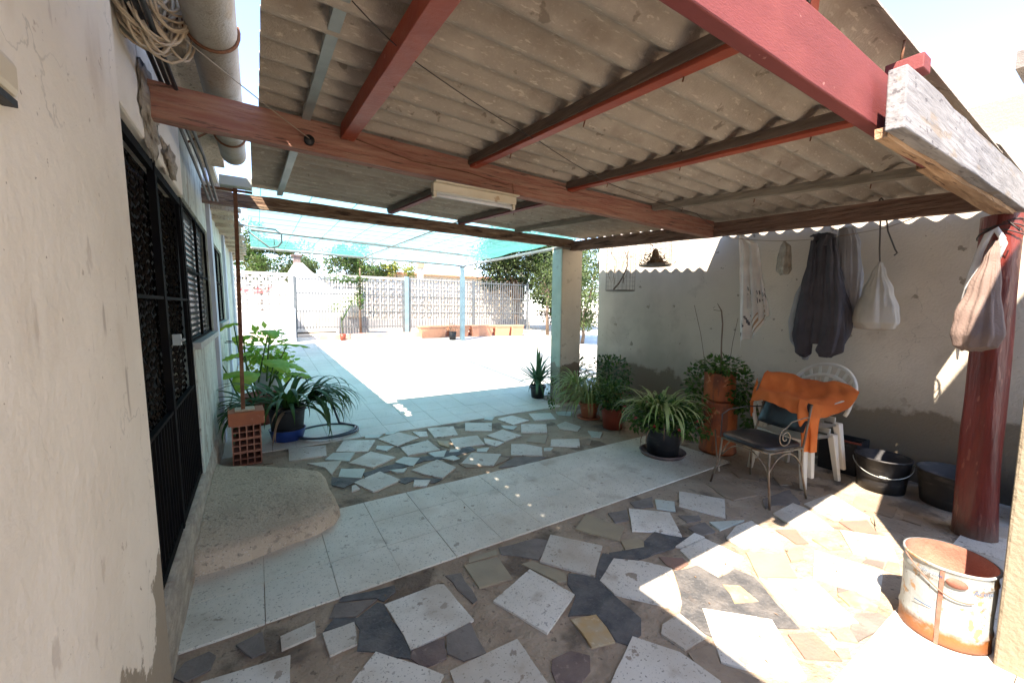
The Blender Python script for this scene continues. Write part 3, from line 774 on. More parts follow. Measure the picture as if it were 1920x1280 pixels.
# downpipe end and cables under the gutter
b = MB()
for k in range(3):
    b.tube([(-.345+.03*k, -3, 2.62-.02*k), (-.34+.03*k, .4, 2.61-.02*k), (-.33+.03*k, 1.6, 2.56+.02*k), (-.32+.03*k, 2.6, 2.50)], .011, 6)
b.build('cable_run', 'black_plastic', house)

# door with black grilles and bead curtains
door = MB()
DXF = -.372
def dbar(y0, y1, z0, z1, t=.018, mb=None, x=DXF):
    (mb or door).box((x-t, y0, z0), (x+t, y1, z1), lean=LN)
for y in (-.352, .61, 1.465):
    dbar(y, y+.04, .29, 2.26, .016)
for y in (.665, .70, 1.43):
    dbar(y-.007, y+.007, .30, 2.24, .010)
for z in (.29, .94, 1.55, 2.20):
    dbar(-.30, .60, z, z+(.045 if z in (.29, 2.2) else .016), .012)
    dbar(.655, 1.46, z, z+(.045 if z in (.29, 2.2) else .016), .012)
for i in range(26):
    y = -.27+i*.069
    if abs(y-.63) > .06: dbar(y-.006, y+.006, .33, .95, .008)
dr = door.build('door', 'black_metal', house)
b = MB()
rr = random.Random(5)
for i in range(58):
    y = -.29+i*.031
    z = 2.2
    ph = rr.random()
    while z > .34:
        h = .034+.012*rr.random(); w = .0085
        x = DXF-.035+rr.uniform(-.006, .006) - LN*z
        yy = y+.006*math.sin(z*9+ph*6)
        b.add([(x, yy, z), (x+w, yy, z-h/2), (x, yy+w, z-h/2), (x-w, yy, z-h/2), (x, yy-w, z-h/2), (x, yy, z-h)],
              [(0, 2, 1), (0, 3, 2), (0, 4, 3), (0, 1, 4), (5, 1, 2), (5, 2, 3), (5, 3, 4), (5, 4, 1)])
        z -= h+.006
b.build('bead_curtain', 'bead', dr)
MB().box((-.62, -.36, .28), (-.50, 1.52, 2.28)).build('dark_interior', 'dark_gap', dr)
MB().box((DXF+.018, .70, 1.30), (DXF+.055, .73, 1.36), lean=LN).tube([(DXF+.04, .71, 1.33), (DXF+.04, .66, 1.33)], .008, 6).build('handle', 'galv', dr)
def window(y0, y1, z0, z1, seed):
    w = MB()
    for y in (y0, y1-.028, (y0+y1)/2-.02):
        w.box((DXF-.010, y, z0), (DXF+.010, y+.028, z1), lean=LN)
    for z in (z0, (z0+z1)/2+.02, z1-.02):
        w.box((DXF-.008, y0+.028, z), (DXF+.008, y1-.028, z+.016), lean=LN)
    wo = w.build('window', 'black_metal', house)
    g = MB()
    # punched scale-pattern grille
    ny = int((y1-y0-.09)/.032); nz_ = int((z1-z0)/.045)
    for j in range(nz_):
        for i in range(ny):
            y = y0+.05+i*.032+(.016 if j % 2 else 0); z = z0+.05+j*.045
            if z > z1-.07 or y > y1-.07: continue
            x = DXF-.02-LN*z
            g.add([(x, y, z), (x+.006, y+.012, z+.018), (x, y+.024, z), (x+.006, y+.012, z-.018)], [(0, 1, 2, 3)])
            g.add([(x+.001, y+.001, z+.02), (x+.008, y+.010, z+.024), (x+.001, y+.020, z+.02)], [(0, 1, 2)])
    g.build('grille', 'bead', wo)
    MB().box((-.60, y0, z0), (-.44, y1, z1)).build('dark_interior', 'dark_gap', wo)
    MB().box((-.5, y0-.03, z0-.05), (X0+.035, y1+.05, z0-.002), lean=LN).build('sill', 'sill', wo)
window(1.56, 3.10, 1.25, 2.265, 1)
window(3.80, 5.10, 1.31, 2.26, 2)

# bell box near the left edge
bl = thing('bell_box', 'small beige plastic bell box on the near left wall', 'bell box', (-.31, -1.16, 1.83))
MB().box((-.33, -1.26, 1.855), (-.300, -1.135, 1.915)).build('box_cover', 'white_enamel', bl, bevel=.012)
MB().box((-.328, -1.25, 1.842), (-.304, -1.14, 1.8535)).build('base_plate', 'black_plastic', bl)
# coil of beige cable on the bracket
b = MB()
rr = random.Random(9)
for k in range(44):
    cy = .02+rr.uniform(-.09, .09); cx = -.285+rr.uniform(-.05, .06)
    w = rr.uniform(.09, .15); h = rr.uniform(.14, .21); zt = 2.93+rr.uniform(-.02, .03)
    tilt = rr.uniform(-.25, .25)
    pts = []
    for i in range(26):
        t = 2*math.pi*i/26
        e = w*math.sin(t)*(1+.1*math.sin(3*t+k))
        pts.append((cx+.75*e*math.cos(tilt+.6)+.012*math.sin(2*t+k), cy+e*math.sin(tilt+.6)*1.2, zt-h+h*math.cos(t)+rr.uniform(-.003, .003)))
    b.tube(pts, .0052, 6, closed=True)
b.build('cable_coil', 'cable', label='thick tangled coil of beige cable hanging high on the left wall', cat='cable')

# concrete step in front of the door
b = MB()
SP = [(-.345, .585), (-.1, .60), (.13, .66), (.30, .70), (.42, .78), (.475, .90), (.47, 1.05), (.455, 1.25), (.46, 1.45), (.44, 1.58), (.33, 1.66), (.1, 1.78), (-.345, 2.08)]
def steptop(x, y):
    e = .035*max(0, 1-(y-.585-.16*(x+.345))/.34)
    return .155-.040*max(0, min(1, (x+.1)/.6))**1.5+.016*noise.noise(Vector((x*3, y*3, 0)))+.005*noise.noise(Vector((x*11, y*11, 0)))-e
cx, cy = .05, 1.2
dense = []
for i in range(len(SP)):
    p = SP[i]; q = SP[(i+1) % len(SP)]
    for a in range(5): dense.append((p[0]+(q[0]-p[0])*a/5, p[1]+(q[1]-p[1])*a/5))
n = len(dense); vs = []; fs = []
NR = 12
for r_ in range(NR+1):
    k = r_/NR
    for (x, y) in dense:
        X = cx+(x-cx)*k; Y = cy+(y-cy)*k
        z = steptop(X, Y)
        if k > .90 and x > -.34: z -= .035*((k-.90)/.10)**2
        vs.append((X, Y, z))
for (x, y) in dense:
    o = 1.02 if x > -.34 else 1
    vs.append((cx+(x-cx)*o+.004*noise.noise(Vector((x*9, y*9, 0))), cy+(y-cy)*o, -.005))
for r_ in range(NR+1):
    for i in range(n):
        j = (i+1) % n
        fs.append((r_*n+i, r_*n+j, (r_+1)*n+j, (r_+1)*n+i))
b.add(vs, fs, 0, True)
b.build('doorstep', 'cement', label='low worn concrete doorstep with rounded corners below the black door', cat='step')

# ================================================================ RIGHT GARDEN WALL
b = MB()
def rw(u, v):
    y = -5.0+7.95*u; z = -.05+(3.24+.05*noise.noise(Vector((y*.8, 0, 0)))+.02*noise.noise(Vector((y*5, 3, 0))))*v
    return (5.0+.008*noise.noise(Vector((y*1.5, z*1.5, 0))), y, z)
b.grid(rw, 90, 30)
b.add([(5.0, 2.95, -.05), (5.2, 2.95, -.05), (5.2, 2.95, 3.2), (5.0, 2.95, 3.2), (5.2, -5, -.05), (5.2, -5, 3.2)], [(0, 3, 2, 1), (1, 2, 5, 4)])
b.grid(lambda u, v: (5.0+.2*v, -5.0+7.95*u, 3.19+.05*noise.noise(Vector(((-5.0+7.95*u)*.8, 0, 0)))+.02*noise.noise(Vector(((-5+7.95*u)*5, 3, 0)))), 90, 1)
b.build('garden_wall', 'right_wall', label='tall rendered garden wall on the right with grey stained base and sunlit top', cat='wall', origin=(5.0, 0, 0))

# pier at the near right; its unseen sloping top is shaped to cast shade
b = MB()
prof = [(-1.905, -.02), (-1.905, 1.9), (-2.44, 3.9), (-2.9, 4.9), (-6.0, 5.0), (-6.0, -.02)]
nn = len(prof)
b.add([(2.66, y, z) for y, z in prof]+[(2.95, y, z) for y, z in prof],
      [tuple(range(nn)), tuple(reversed(range(nn, 2*nn)))]+[(i, nn+i, nn+(i+1) % nn, (i+1) % nn) for i in range(nn)])
b.build('wall_end', 'pier', label='sunlit sand-coloured rendered wall end behind the rusty tin bucket at right edge', cat='wall', bevel=.012)

# concrete pillar
pil = thing('concrete_pillar', 'square concrete pillar carrying the far corner of the porch beside the pots', 'pillar', (4.3, 2.9, 0))
MB().box((4.12, 2.86, -.02), (4.53, 3.10, 2.465)).build('shaft', 'pillar', pil, bevel=.012)
MB().box((4.105, 2.865, -.02), (4.1185, 3.10, 2.462)).build('net_tinted_side', 'pillar_net_tint', pil)  # thin skin carrying the net's green light as colour
MB().box((4.10, 2.84, 2.467), (4.56, 3.10, 2.50)).build('capital', 'grey_wood', pil)

# ================================================================ PORCH ROOF
def zr(x, y):
    return 2.502-.022*(x-4.3)+.060*(y-.5)
porch = thing('porch_roof', 'corrugated fibre cement porch roof on red and brown timbers', 'roof', (2.2, .6, 2.2))
def sheet(x0, x1, y0, y1, dz=0.0, nx=6):
    b = MB()
    ny = int((y1-y0)/.177*14)
    fn = lambda off: (lambda u, v: (x0+(x1-x0)*u, y0+(y1-y0)*v, zr(x0+(x1-x0)*u, y0+(y1-y0)*v)+.028+off+dz+.0255*math.cos(2*math.pi*(y0+(y1-y0)*v)/.177)))
    b.grid(fn(0), nx, ny)
    b.grid(fn(.0065), nx, ny)
    n1 = (nx+1)*(ny+1)
    e = []
    for j in range(ny):
        a = j*(nx+1); c = (j+1)*(nx+1)
        e.append((a, a+n1, c+n1, c)); a += nx; c += nx
        e.append((a, c, c+n1, a+n1))
    for i in range(nx):
        e.append((i, i+1, i+1+n1, i+n1)); a = ny*(nx+1)+i
        e.append((a, a+n1, a+1+n1, a+1))
    b.f += e; b.mi += [0]*len(e); b.sm += [False]*len(e)
    return b
sheet(.064, 3.52, -1.655, 1.0).build('corrugated_sheet', 'asbestos', porch)
sheet(.02, 3.53, .92, 2.98, .0005).build('corrugated_sheet', 'asbestos', porch)
sheet(3.40, 4.93, -1.66, .78, .020).build('corrugated_sheet', 'asbestos', porch)
sheet(3.41, 4.66, .70, 2.97, .021).build('corrugated_sheet', 'asbestos', porch)
# cross beams
MB().bar((-.42, .50, 2.505), (4.26, .50, 2.405), .075, .17, n=26, jit=.0035, seed=1).build('cross_beam', 'beam_brown', porch)
b = MB().bar((-.50, 2.87, 2.585), (4.30, 2.87, 2.555), .07, .135, n=26, jit=.005, seed=2)
b.build('far_beam', 'beam_old', porch)
MB().bar((4.31, -1.52, 2.31), (4.31, 3.0, 2.525), .09, .145, n=24, jit=.004, seed=3).build('side_beam', 'beam_side', porch)
MB().bar((-.30, -1.602, 2.235), (2.46, -1.602, 2.235), .038, .185, n=14, jit=.0015, seed=4).build('red_front_beam', 'red_beam', porch, bevel=.004)
MB().bar((2.464, -1.598, 2.215), (4.27, -1.585, 2.235), .07, .15, n=10, jit=.003, seed=5).build('bare_front_beam', 'raw_wood', porch)
MB().bar((1.73, -1.683, 2.190), (4.38, -1.655, 2.285), .05, .185, n=14, jit=.003, seed=6).build('fascia_board', 'white_board', porch, bevel=.004)
MB().bar((1.75, -1.648, 2.105), (4.30, -1.628, 2.172), .03, .03, n=10, jit=.004, seed=7).build('batten', 'raw_wood', porch)
# purlins
def purlin(x0, y0, x1, y1, w, h, m, seed, drop=-.004, side=None):
    z0 = zr(x0, y0)-h/2-drop; z1 = zr(x1, y1)-h/2-drop
    o = MB().bar((x0, y0, z0), (x1, y1, z1), w, h, n=10, jit=.0015, seed=seed).build('purlin', m, porch, bevel=.003)
    if side:
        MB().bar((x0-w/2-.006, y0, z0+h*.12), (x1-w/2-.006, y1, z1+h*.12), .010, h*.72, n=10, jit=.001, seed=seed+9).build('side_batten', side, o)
purlin(.515, -1.58, .505, .455, .075, .085, 'red_paint', 21)
purlin(1.40, -1.58, 1.335, .455, .055, .07, 'red_paint', 22, side='dark_wood')
purlin(2.34, -1.58, 2.215, .455, .055, .07, 'red_paint', 23, side='dark_wood')
purlin(3.52, -1.58, 3.25, .455, .05, .06, 'grey_wood', 24)
purlin(1.50, .548, 1.42, 2.83, .06, .07, 'red_beam', 25, side='dark_wood')
purlin(2.38, .548, 2.34, 2.83, .06, .07, 'red_beam', 26, side='dark_wood')
purlin(3.30, .548, 3.22, 2.83, .05, .06, 'grey_wood', 27)
MB().bar((1.93, -1.60, 2.352), (1.93, -1.70, 2.352), .075, .05).build('beam_stub', 'red_beam', porch, bevel=.003)
MB().tube([(1.90, -1.64, 2.37), (1.90, -1.645, 2.44)], .004, 6).build('nail', 'rust', porch)
MB().bar((.30, -1.6, 2.53), (.288, .455, 2.585), .042, .042, n=2).build('steel_purlin', 'galv', porch)
MB().bar((.285, .545, 2.60), (.262, 2.83, 2.69), .05, .03, n=2).build('steel_purlin', 'galv', porch)

# rusty hook bolts holding the sheets to the purlins
for (bx_, by_) in ((.505, -1.1), (.505, -.38), (1.37, -1.15), (1.37, -.6), (1.35, .05), (2.31, -1.2), (2.27, -.5), (2.24, .1), (3.45, -1.1), (3.36, -.4), (3.29, .2), (1.46, 1.4), (2.36, 1.6)):
    zz = zr(bx_, by_)
    MB().tube([(bx_+.034, by_, zz-.085), (bx_+.045, by_, zz-.05), (bx_+.045, by_, zz+.045)], .0035, 6).build('hook_bolt', 'rust', porch)
# red log post with its knotted wire
post = thing('timber_post', 'thick dark red painted log post at the near right corner of the porch', 'post', (4.09, -1.60, 0))
b = MB()
def log(u, v):
    th = 2*math.pi*u; z = 2.16*v
    r = .102-.010*v+.008*(1-v)**8+.012*noise.noise(Vector((math.cos(th)*1.2, math.sin(th)*1.2, z*1.1)))+.004*noise.noise(Vector((math.cos(th)*4, math.sin(th)*4, z*3)))
    return (4.145+.02*v+.025*math.sin(z*1.6)+r*math.cos(th), -1.62+.02*v+.012*math.sin(z*1.2)+r*math.sin(th), z)
b.grid(log, 36, 40)
b.add([log(i/36, 1) for i in range(36)], [tuple(range(36))])
b.build('log', 'post_red', post)
b = MB()
for k in range(3):
    pts = [(4.165+(.100+.006*k)*math.cos(t), -1.60+(.100+.006*k)*math.sin(t), 2.10-.03*k+.025*math.sin(t*2+k)) for t in [2*math.pi*i/24 for i in range(24)]]
    b.tube(pts, .004, 5, closed=True)
b.tube([(3.99, -1.64, 2.10), (3.97, -1.67, 2.06), (3.98, -1.69, 2.03), (4.0, -1.69, 2.05)], .004, 5)
b.build('tie_wire', 'wire', post)

# fluorescent batten lamp
lamp = thing('batten_lamp', 'dusty fluorescent tube fitting fixed under the brown cross beam', 'lamp', (1.34, .44, 2.28))
MB().box((1.02, .405, 2.285), (1.665, .455, 2.345)).box((1.02, .36, 2.335), (1.665, .405, 2.345)).build('housing', 'white_enamel', lamp, bevel=.003)
MB().tube([(1.05, .43, 2.266), (1.635, .43, 2.266)], .013, 10).build('tube', 'tube_glass', lamp)
for xl in (1.025, 1.64):
    MB().box((xl, .415, 2.25), (xl+.02, .45, 2.285)).build('lamp_holder', 'white_enamel', lamp)
b = MB()
b.tube([(1.3, .455, 2.46), (1.6, .455, 2.43), (1.66, .455, 2.445), (1.67, .455, 2.38), (1.65, .455, 2.34)], .003, 5)
b.tube([(.55, .457, 2.52), (.9, .456, 2.46), (1.3, .455, 2.46)], .003, 5)
b.build('flex', 'rust', lamp)
# socket hole
b = MB()
b.tube([(.30, .462, 2.455), (.30, .44, 2.455)], .027, 18)
b.build('cable_gland', 'black_plastic', label='round black cable gland on the brown cross beam near the left wall', cat='cable gland')

# cords strung below the roof
def cord(name, pts, r, m, label, sag=.0, seg=14):
    out = []
    for i in range(len(pts)-1):
        p, q = Vector(pts[i]), Vector(pts[i+1])
        for k in range(seg):
            t = k/seg
            c = p.lerp(q, t); c.z -= sag*4*t*(1-t)
            out.append(c)
    out.append(Vector(pts[-1]))
    MB().tube(out, r, 5).build(name, m, label=label, cat='cord')
cord('cord', [(-.20, .02, 2.60), (.30, .437, 2.46)], .0025, 'wire_light', 'thin pale cord running from the gutter bracket to the black gland', .005)
cord('cord', [(.30, -.76, 2.47), (.60, -.55, 2.47), (1.39, -.25, 2.46), (2.26, .02, 2.43), (3.40, .10, 2.39), (4.25, .32, 2.33)], .0022, 'wire', 'thin dark wire crossing under the roof from top left to the towel', .012)
cord('washing_line', [(4.40, .40, 2.33), (4.55, .12, 2.27), (4.60, -.15, 2.235), (4.60, -.48, 2.22), (4.56, -.9, 2.24), (4.40, -1.2, 2.30)], .004, 'wire_light', 'sagging washing line beside the garden wall behind the hanging clothes', .005)

# ================================================================ HANGING THINGS
def drape(b, secs, nf=7, amp=.3, seed=0, n=56, mi=0, fn=None, cap=True):
    """secs: list of (x, y, z, ry, rx) from top to bottom; pleated closed skin (ry along the wall, rx away from it)"""
    vs = []; m = len(secs)
    sub = 6
    rows = []
    for i in range(m-1):
        for k in range(sub):
            t = k/sub; t2 = t*t*(3-2*t)
            rows.append([secs[i][a]+(secs[i+1][a]-secs[i][a])*(t if a == 2 else t2) for a in range(5)])
    rows.append(list(secs[-1]))
    for ri, (x, y, z, ry, rx) in enumerate(rows):
        for k in range(n):
            th = 2*math.pi*k/n
            c = noise.noise(Vector((math.cos(th)*nf*.35+seed, math.sin(th)*nf*.35, z*1.6)))
            c2 = noise.noise(Vector((math.cos(th)*nf*.9+seed, math.sin(th)*nf*.9, z*3.5+5)))
            f = 1+amp*2.0*c+amp*.7*c2
            vs.append((x+rx*f*math.sin(th), y+ry*f*math.cos(th), z+.012*c2))
    R_ = len(rows); fs = []
    for i in range(R_-1):
        for k in range(n):
            fs.append((i*n+k, (i+1)*n+k, (i+1)*n+(k+1) % n, i*n+(k+1) % n))
    if cap:
        fs.append(tuple(range(n))); fs.append(tuple(reversed(range((R_-1)*n, R_*n))))
    o = len(b.v)
    b.add(vs, fs, mi, True)
    if fn:
        base = len(b.mi)-len(fs)
        for q, f in enumerate(fs):
            c = sum((Vector(vs[i]) for i in f), Vector())/len(f)
            b.mi[base+q] = fn(c)
    return b

# white kitchen towel: a folded cloth held at its corner, two layers, pointed hems
b = MB()
def towel_fn(layer):
    def fn(u, v):
        top = 2.395 if layer == 0 else 2.35
        # outline: width grows from the pegged corner; hem is a zigzag
        yl = .355+.0*v-.055*v
        yr = .335-.17*min(1, v*9)-.12*v-.07*max(0, v-.5)
        y = yl+(yr-yl)*u
        hem = (1.10+.32*u) if layer == 0 else (1.52-.10*u)
        hem += .045*math.sin(u*9)
        z = top+(hem-top)*v - .05*u*(1-v)
        x = 4.575+(.018 if layer else 0)+.030*math.sin(u*15+v*2)*(.25+v)+.012*noise.noise(Vector((u*5, v*6, layer*4)))+.02*v
        return (x, y - (.03 if layer else 0)*0 - layer*.04*v, z)
    return fn
for ly in (0, 1):
    b.grid(towel_fn(ly), 34, 60)
# stripes follow the weave
for q, f in enumerate(b.f):
    k = q % (34*60); ly = q//(34*60); v = (k//34)/60; u = (k % 34)/34
    vv = v if ly == 0 else v+.1
    if ly == 0 and .80 < vv+.10*u < .90 and u < .42 and int((vv+.10*u)*160) % 3 == 0: b.mi[q] = 1
    elif ly == 0 and .78 < vv < .97 and u > .45 and int(vv*130) % 3 == 0: b.mi[q] = 2
    elif ly == 1 and .74 < vv < .90 and u > .2 and int((u+vv*.3)*60) % 4 == 0: b.mi[q] = 1
b.build('kitchen_towel', ['towel', 'stripe', 'stripe2'], label='white kitchen towel with dark stripes hanging from the porch side beam', cat='towel')

# small crumpled net bag on the line
b = MB()
drape(b, [(4.60, -.10, 2.235, .012, .008), (4.60, -.12, 2.17, .045, .02), (4.60, -.115, 2.06, .055, .028), (4.60, -.11, 1.95, .060, .028), (4.60, -.12, 1.90, .035, .015)], 14, .45, 3, n=40)
b.build('crumpled_bag', 'crumpled', label='small crumpled plastic bag pegged on the washing line beside the striped towel', cat='bag')

# charcoal garment and pale one behind
jk = thing('work_jacket', 'charcoal grey work jacket bunched and hanging on the washing line', 'jacket', (4.57, -.46, 1.06))
b = MB()
drape(b, [(4.57, -.44, 2.235, .06, .03), (4.57, -.46, 2.16, .085, .045), (4.57, -.46, 2.0, .115, .055), (4.56, -.465, 1.75, .15, .062), (4.56, -.47, 1.5, .185, .068), (4.55, -.475, 1.33, .20, .072), (4.56, -.47, 1.22, .19, .06)], 8, .26, 8, n=150)
b.build('jacket_body', 'grey_cloth', jk)
b = MB()
drape(b, [(4.555, -.39, 2.20, .03, .03), (4.53, -.40, 1.95, .045, .035), (4.515, -.38, 1.6, .065, .04), (4.51, -.36, 1.30, .075, .045), (4.52, -.37, 1.12, .06, .04), (4.53, -.37, 1.085, .03, .02)], 7, .26, 18, n=70)
b.build('sleeve', 'grey_cloth', jk)
b = MB()
drape(b, [(4.54, -.53, 2.20, .03, .03), (4.52, -.56, 1.95, .05, .035), (4.51, -.60, 1.6, .065, .04), (4.50, -.62, 1.35, .07, .045), (4.52, -.58, 1.16, .10, .04), (4.53, -.55, 1.10, .05, .02)], 7, .28, 28, n=70)
b.build('sleeve', 'grey_cloth', jk)
b = MB()
drape(b, [(4.56, -.37, 2.24, .02, .03), (4.55, -.44, 2.255, .05, .045), (4.55, -.50, 2.23, .04, .045), (4.56, -.47, 2.14, .06, .04)], 16, .4, 38, n=50)
b.build('collar', 'grey_cloth', jk)
b = MB()
drape(b, [(4.66, -.60, 2.30, .05, .02), (4.66, -.62, 2.15, .075, .03), (4.66, -.64, 1.80, .08, .035), (4.66, -.66, 1.5, .075, .035), (4.66, -.66, 1.38, .05, .02)], 14, .3, 12, n=80)
b.build('pale_shirt', 'pale_cloth', label='pale grey cloth hanging just right of the charcoal jacket', cat='cloth')
b = MB()
drape(b, [(4.62, -.30, 1.85, .015, .02), (4.61, -.28, 1.65, .045, .03), (4.61, -.27, 1.42, .065, .035), (4.61, -.28, 1.25, .065, .03), (4.61, -.33, 1.12, .05, .02), (4.61, -.35, 1.05, .02, .012)], 14, .3, 17, n=60)
b.build('pale_rag', 'pale_cloth', label='pale striped rag showing at the left of the charcoal jacket', cat='cloth')

# white bag on a hook
hk = MB().tube([(4.36, -.905, 2.40), (4.36, -.90, 2.44), (4.38, -.905, 2.455), (4.42, -.915, 2.43), (4.50, -.93, 2.2), (4.56, -.97, 2.05), (4.56, -.985, 2.02), (4.55, -.97, 2.0)], .006, 6)
hk.tube([(4.36, -.905, 2.42), (4.42, -.90, 2.25), (4.52, -.88, 2.06), (4.57, -.875, 1.96)], .006, 6)
hk.build('wire_hook', 'wire', label='long bent wire hook holding the white bag on the side beam', cat='hook')
b = MB()
drape(b, [(4.58, -.875, 1.955, .012, .012), (4.58, -.87, 1.86, .045, .03), (4.58, -.87, 1.70, .105, .055), (4.57, -.87, 1.55, .15, .08), (4.57, -.87, 1.44, .165, .085), (4.57, -.88, 1.385, .13, .06), (4.57, -.89, 1.37, .05, .03)], 7, .14, 21, n=60)
b.build('white_bag', 'bag_white', label='triangular white cloth bag hanging from the wire hook', cat='bag')

# brown bag on the log post
bb = thing('brown_bag', 'brown cloth bag with pale strap hung on the red log post', 'bag', (3.88, -1.58, 1.28))
b = MB()
drape(b, [(3.93, -1.605, 1.975, .014, .014), (3.91, -1.60, 1.88, .030, .03), (3.89, -1.59, 1.68, .066, .045), (3.88, -1.58, 1.50, .100, .06), (3.87, -1.58, 1.39, .112, .065), (3.87, -1.575, 1.32, .095, .05), (3.87, -1.56, 1.285, .045, .025)], 5, .15, 31, n=90)
b.build('sack', 'bag_brown', bb)
b = MB()
b.tube([(3.95, -1.60, 1.90), (3.94, -1.63, 1.99), (3.955, -1.60, 2.05), (3.945, -1.57, 2.02), (3.93, -1.545, 1.92), (3.92, -1.52, 1.75), (3.91, -1.50, 1.55), (3.90, -1.495, 1.40), (3.895, -1.50, 1.22)], [.012, .016, .018, .018, .018, .02, .022, .02, .004], 8)
b.tube([(3.95, -1.62, 2.01), (3.96, -1.64, 1.96), (3.94, -1.62, 1.86)], .012, 8)
b.build('strap', 'towel', bb)

# wire cages hanging at the far end of the side beam
cage = thing('wire_cage', 'tall tubular wire cage with a dry twig hanging at the far end of side beam', 'cage', (4.5, 2.0, 1.79))
b = MB()
CR = .205
for k in range(22):
    t = 2*math.pi*k/22
    b.tube([(4.5+CR*math.cos(t), 2.0+CR*math.sin(t), 1.80), (4.5+CR*math.cos(t), 2.0+CR*math.sin(t), 2.56)], .0016, 4)
for j in range(13):
    z = 1.80+j*.063
    b.tube([(4.5+CR*math.cos(t), 2.0+CR*math.sin(t), z) for t in [2*math.pi*i/24 for i in range(24)]], .0016 if 0 < j < 12 else .004, 4, closed=True)
b.lathe([(0, 0), (CR, 0), (CR, .012), (0, .012)], (4.5, 2.0, 1.79), 24)
b.build('mesh_cylinder', 'wire_mesh', cage)
rr = random.Random(4)
b = MB()
b.tube([(4.5, 2.13, 1.82), (4.49, 2.02, 1.90), (4.48, 1.92, 2.02), (4.49, 1.87, 2.14), (4.5, 1.89, 2.26), (4.5, 1.86, 2.36)], [.012, .011, .010, .008, .007, .004], 6)
b.tube([(4.5, 1.89, 2.26), (4.5, 1.94, 2.36)], .005, 5)
for k in range(14):
    y = 2.0+rr.uniform(-.15, .18); z = 1.85+rr.random()*.5
    b.tube([(4.5+rr.uniform(-.1, .1), y, z), (4.5+rr.uniform(-.1, .1), y+rr.uniform(-.05, .05), z+rr.uniform(.08, .2))], .003, 4)
b.build('dry_twig', 'bark', cage)
bsk = thing('wire_basket', 'round wire hanging basket with a dried brown plant below the side beam', 'basket', (4.52, 1.42, 2.10))
b = MB()
CB = .20
for k in range(18):
    t = 2*math.pi*k/18
    b.tube([(4.52+CB*math.cos(t), 1.42+CB*math.sin(t), 2.12), (4.52+CB*math.cos(t), 1.42+CB*math.sin(t), 2.42), (4.52+.16*math.cos(t), 1.42+.16*math.sin(t), 2.50), (4.52, 1.42, 2.56)], .0018, 4)
for j in range(6):
    b.tube([(4.52+CB*math.cos(t), 1.42+CB*math.sin(t), 2.12+j*.06) for t in [2*math.pi*i/22 for i in range(22)]], .0018, 4, closed=True)
b.tube([(4.52+CB*math.cos(t)*1.03, 1.42+CB*math.sin(t)*1.03, 2.12) for t in [2*math.pi*i/22 for i in range(22)]], .006, 6, closed=True)
b.lathe([(0, 0), (CB, 0), (CB, .008), (0, .008)], (4.52, 1.42, 2.105), 22)
b.build('wire_frame', 'wire_mesh', bsk)
b = MB()
b.lathe([(0, 0), (.11, 0), (.12, .04), (.05, .09), (.03, .2), (0, .22)], (4.52, 1.42, 2.115), 14, wob=.3)
for k in range(420):
    z = 2.13+abs(rr.gauss(0, .07)); w = .12*max(.25, 1-(z-2.13)*3.0)
    c = (4.52+rr.gauss(0, w*.6), 1.42+rr.gauss(0, w*.6), z)
    b.leaf(c, (rr.uniform(-1, 1), rr.uniform(-1, 1), rr.uniform(-.3, 1)), (rr.uniform(-1, 1), rr.uniform(-1, 1), 1), rr.uniform(.03, .06), .018)
b.build('dried_plant', 'leaf_dry', bsk)

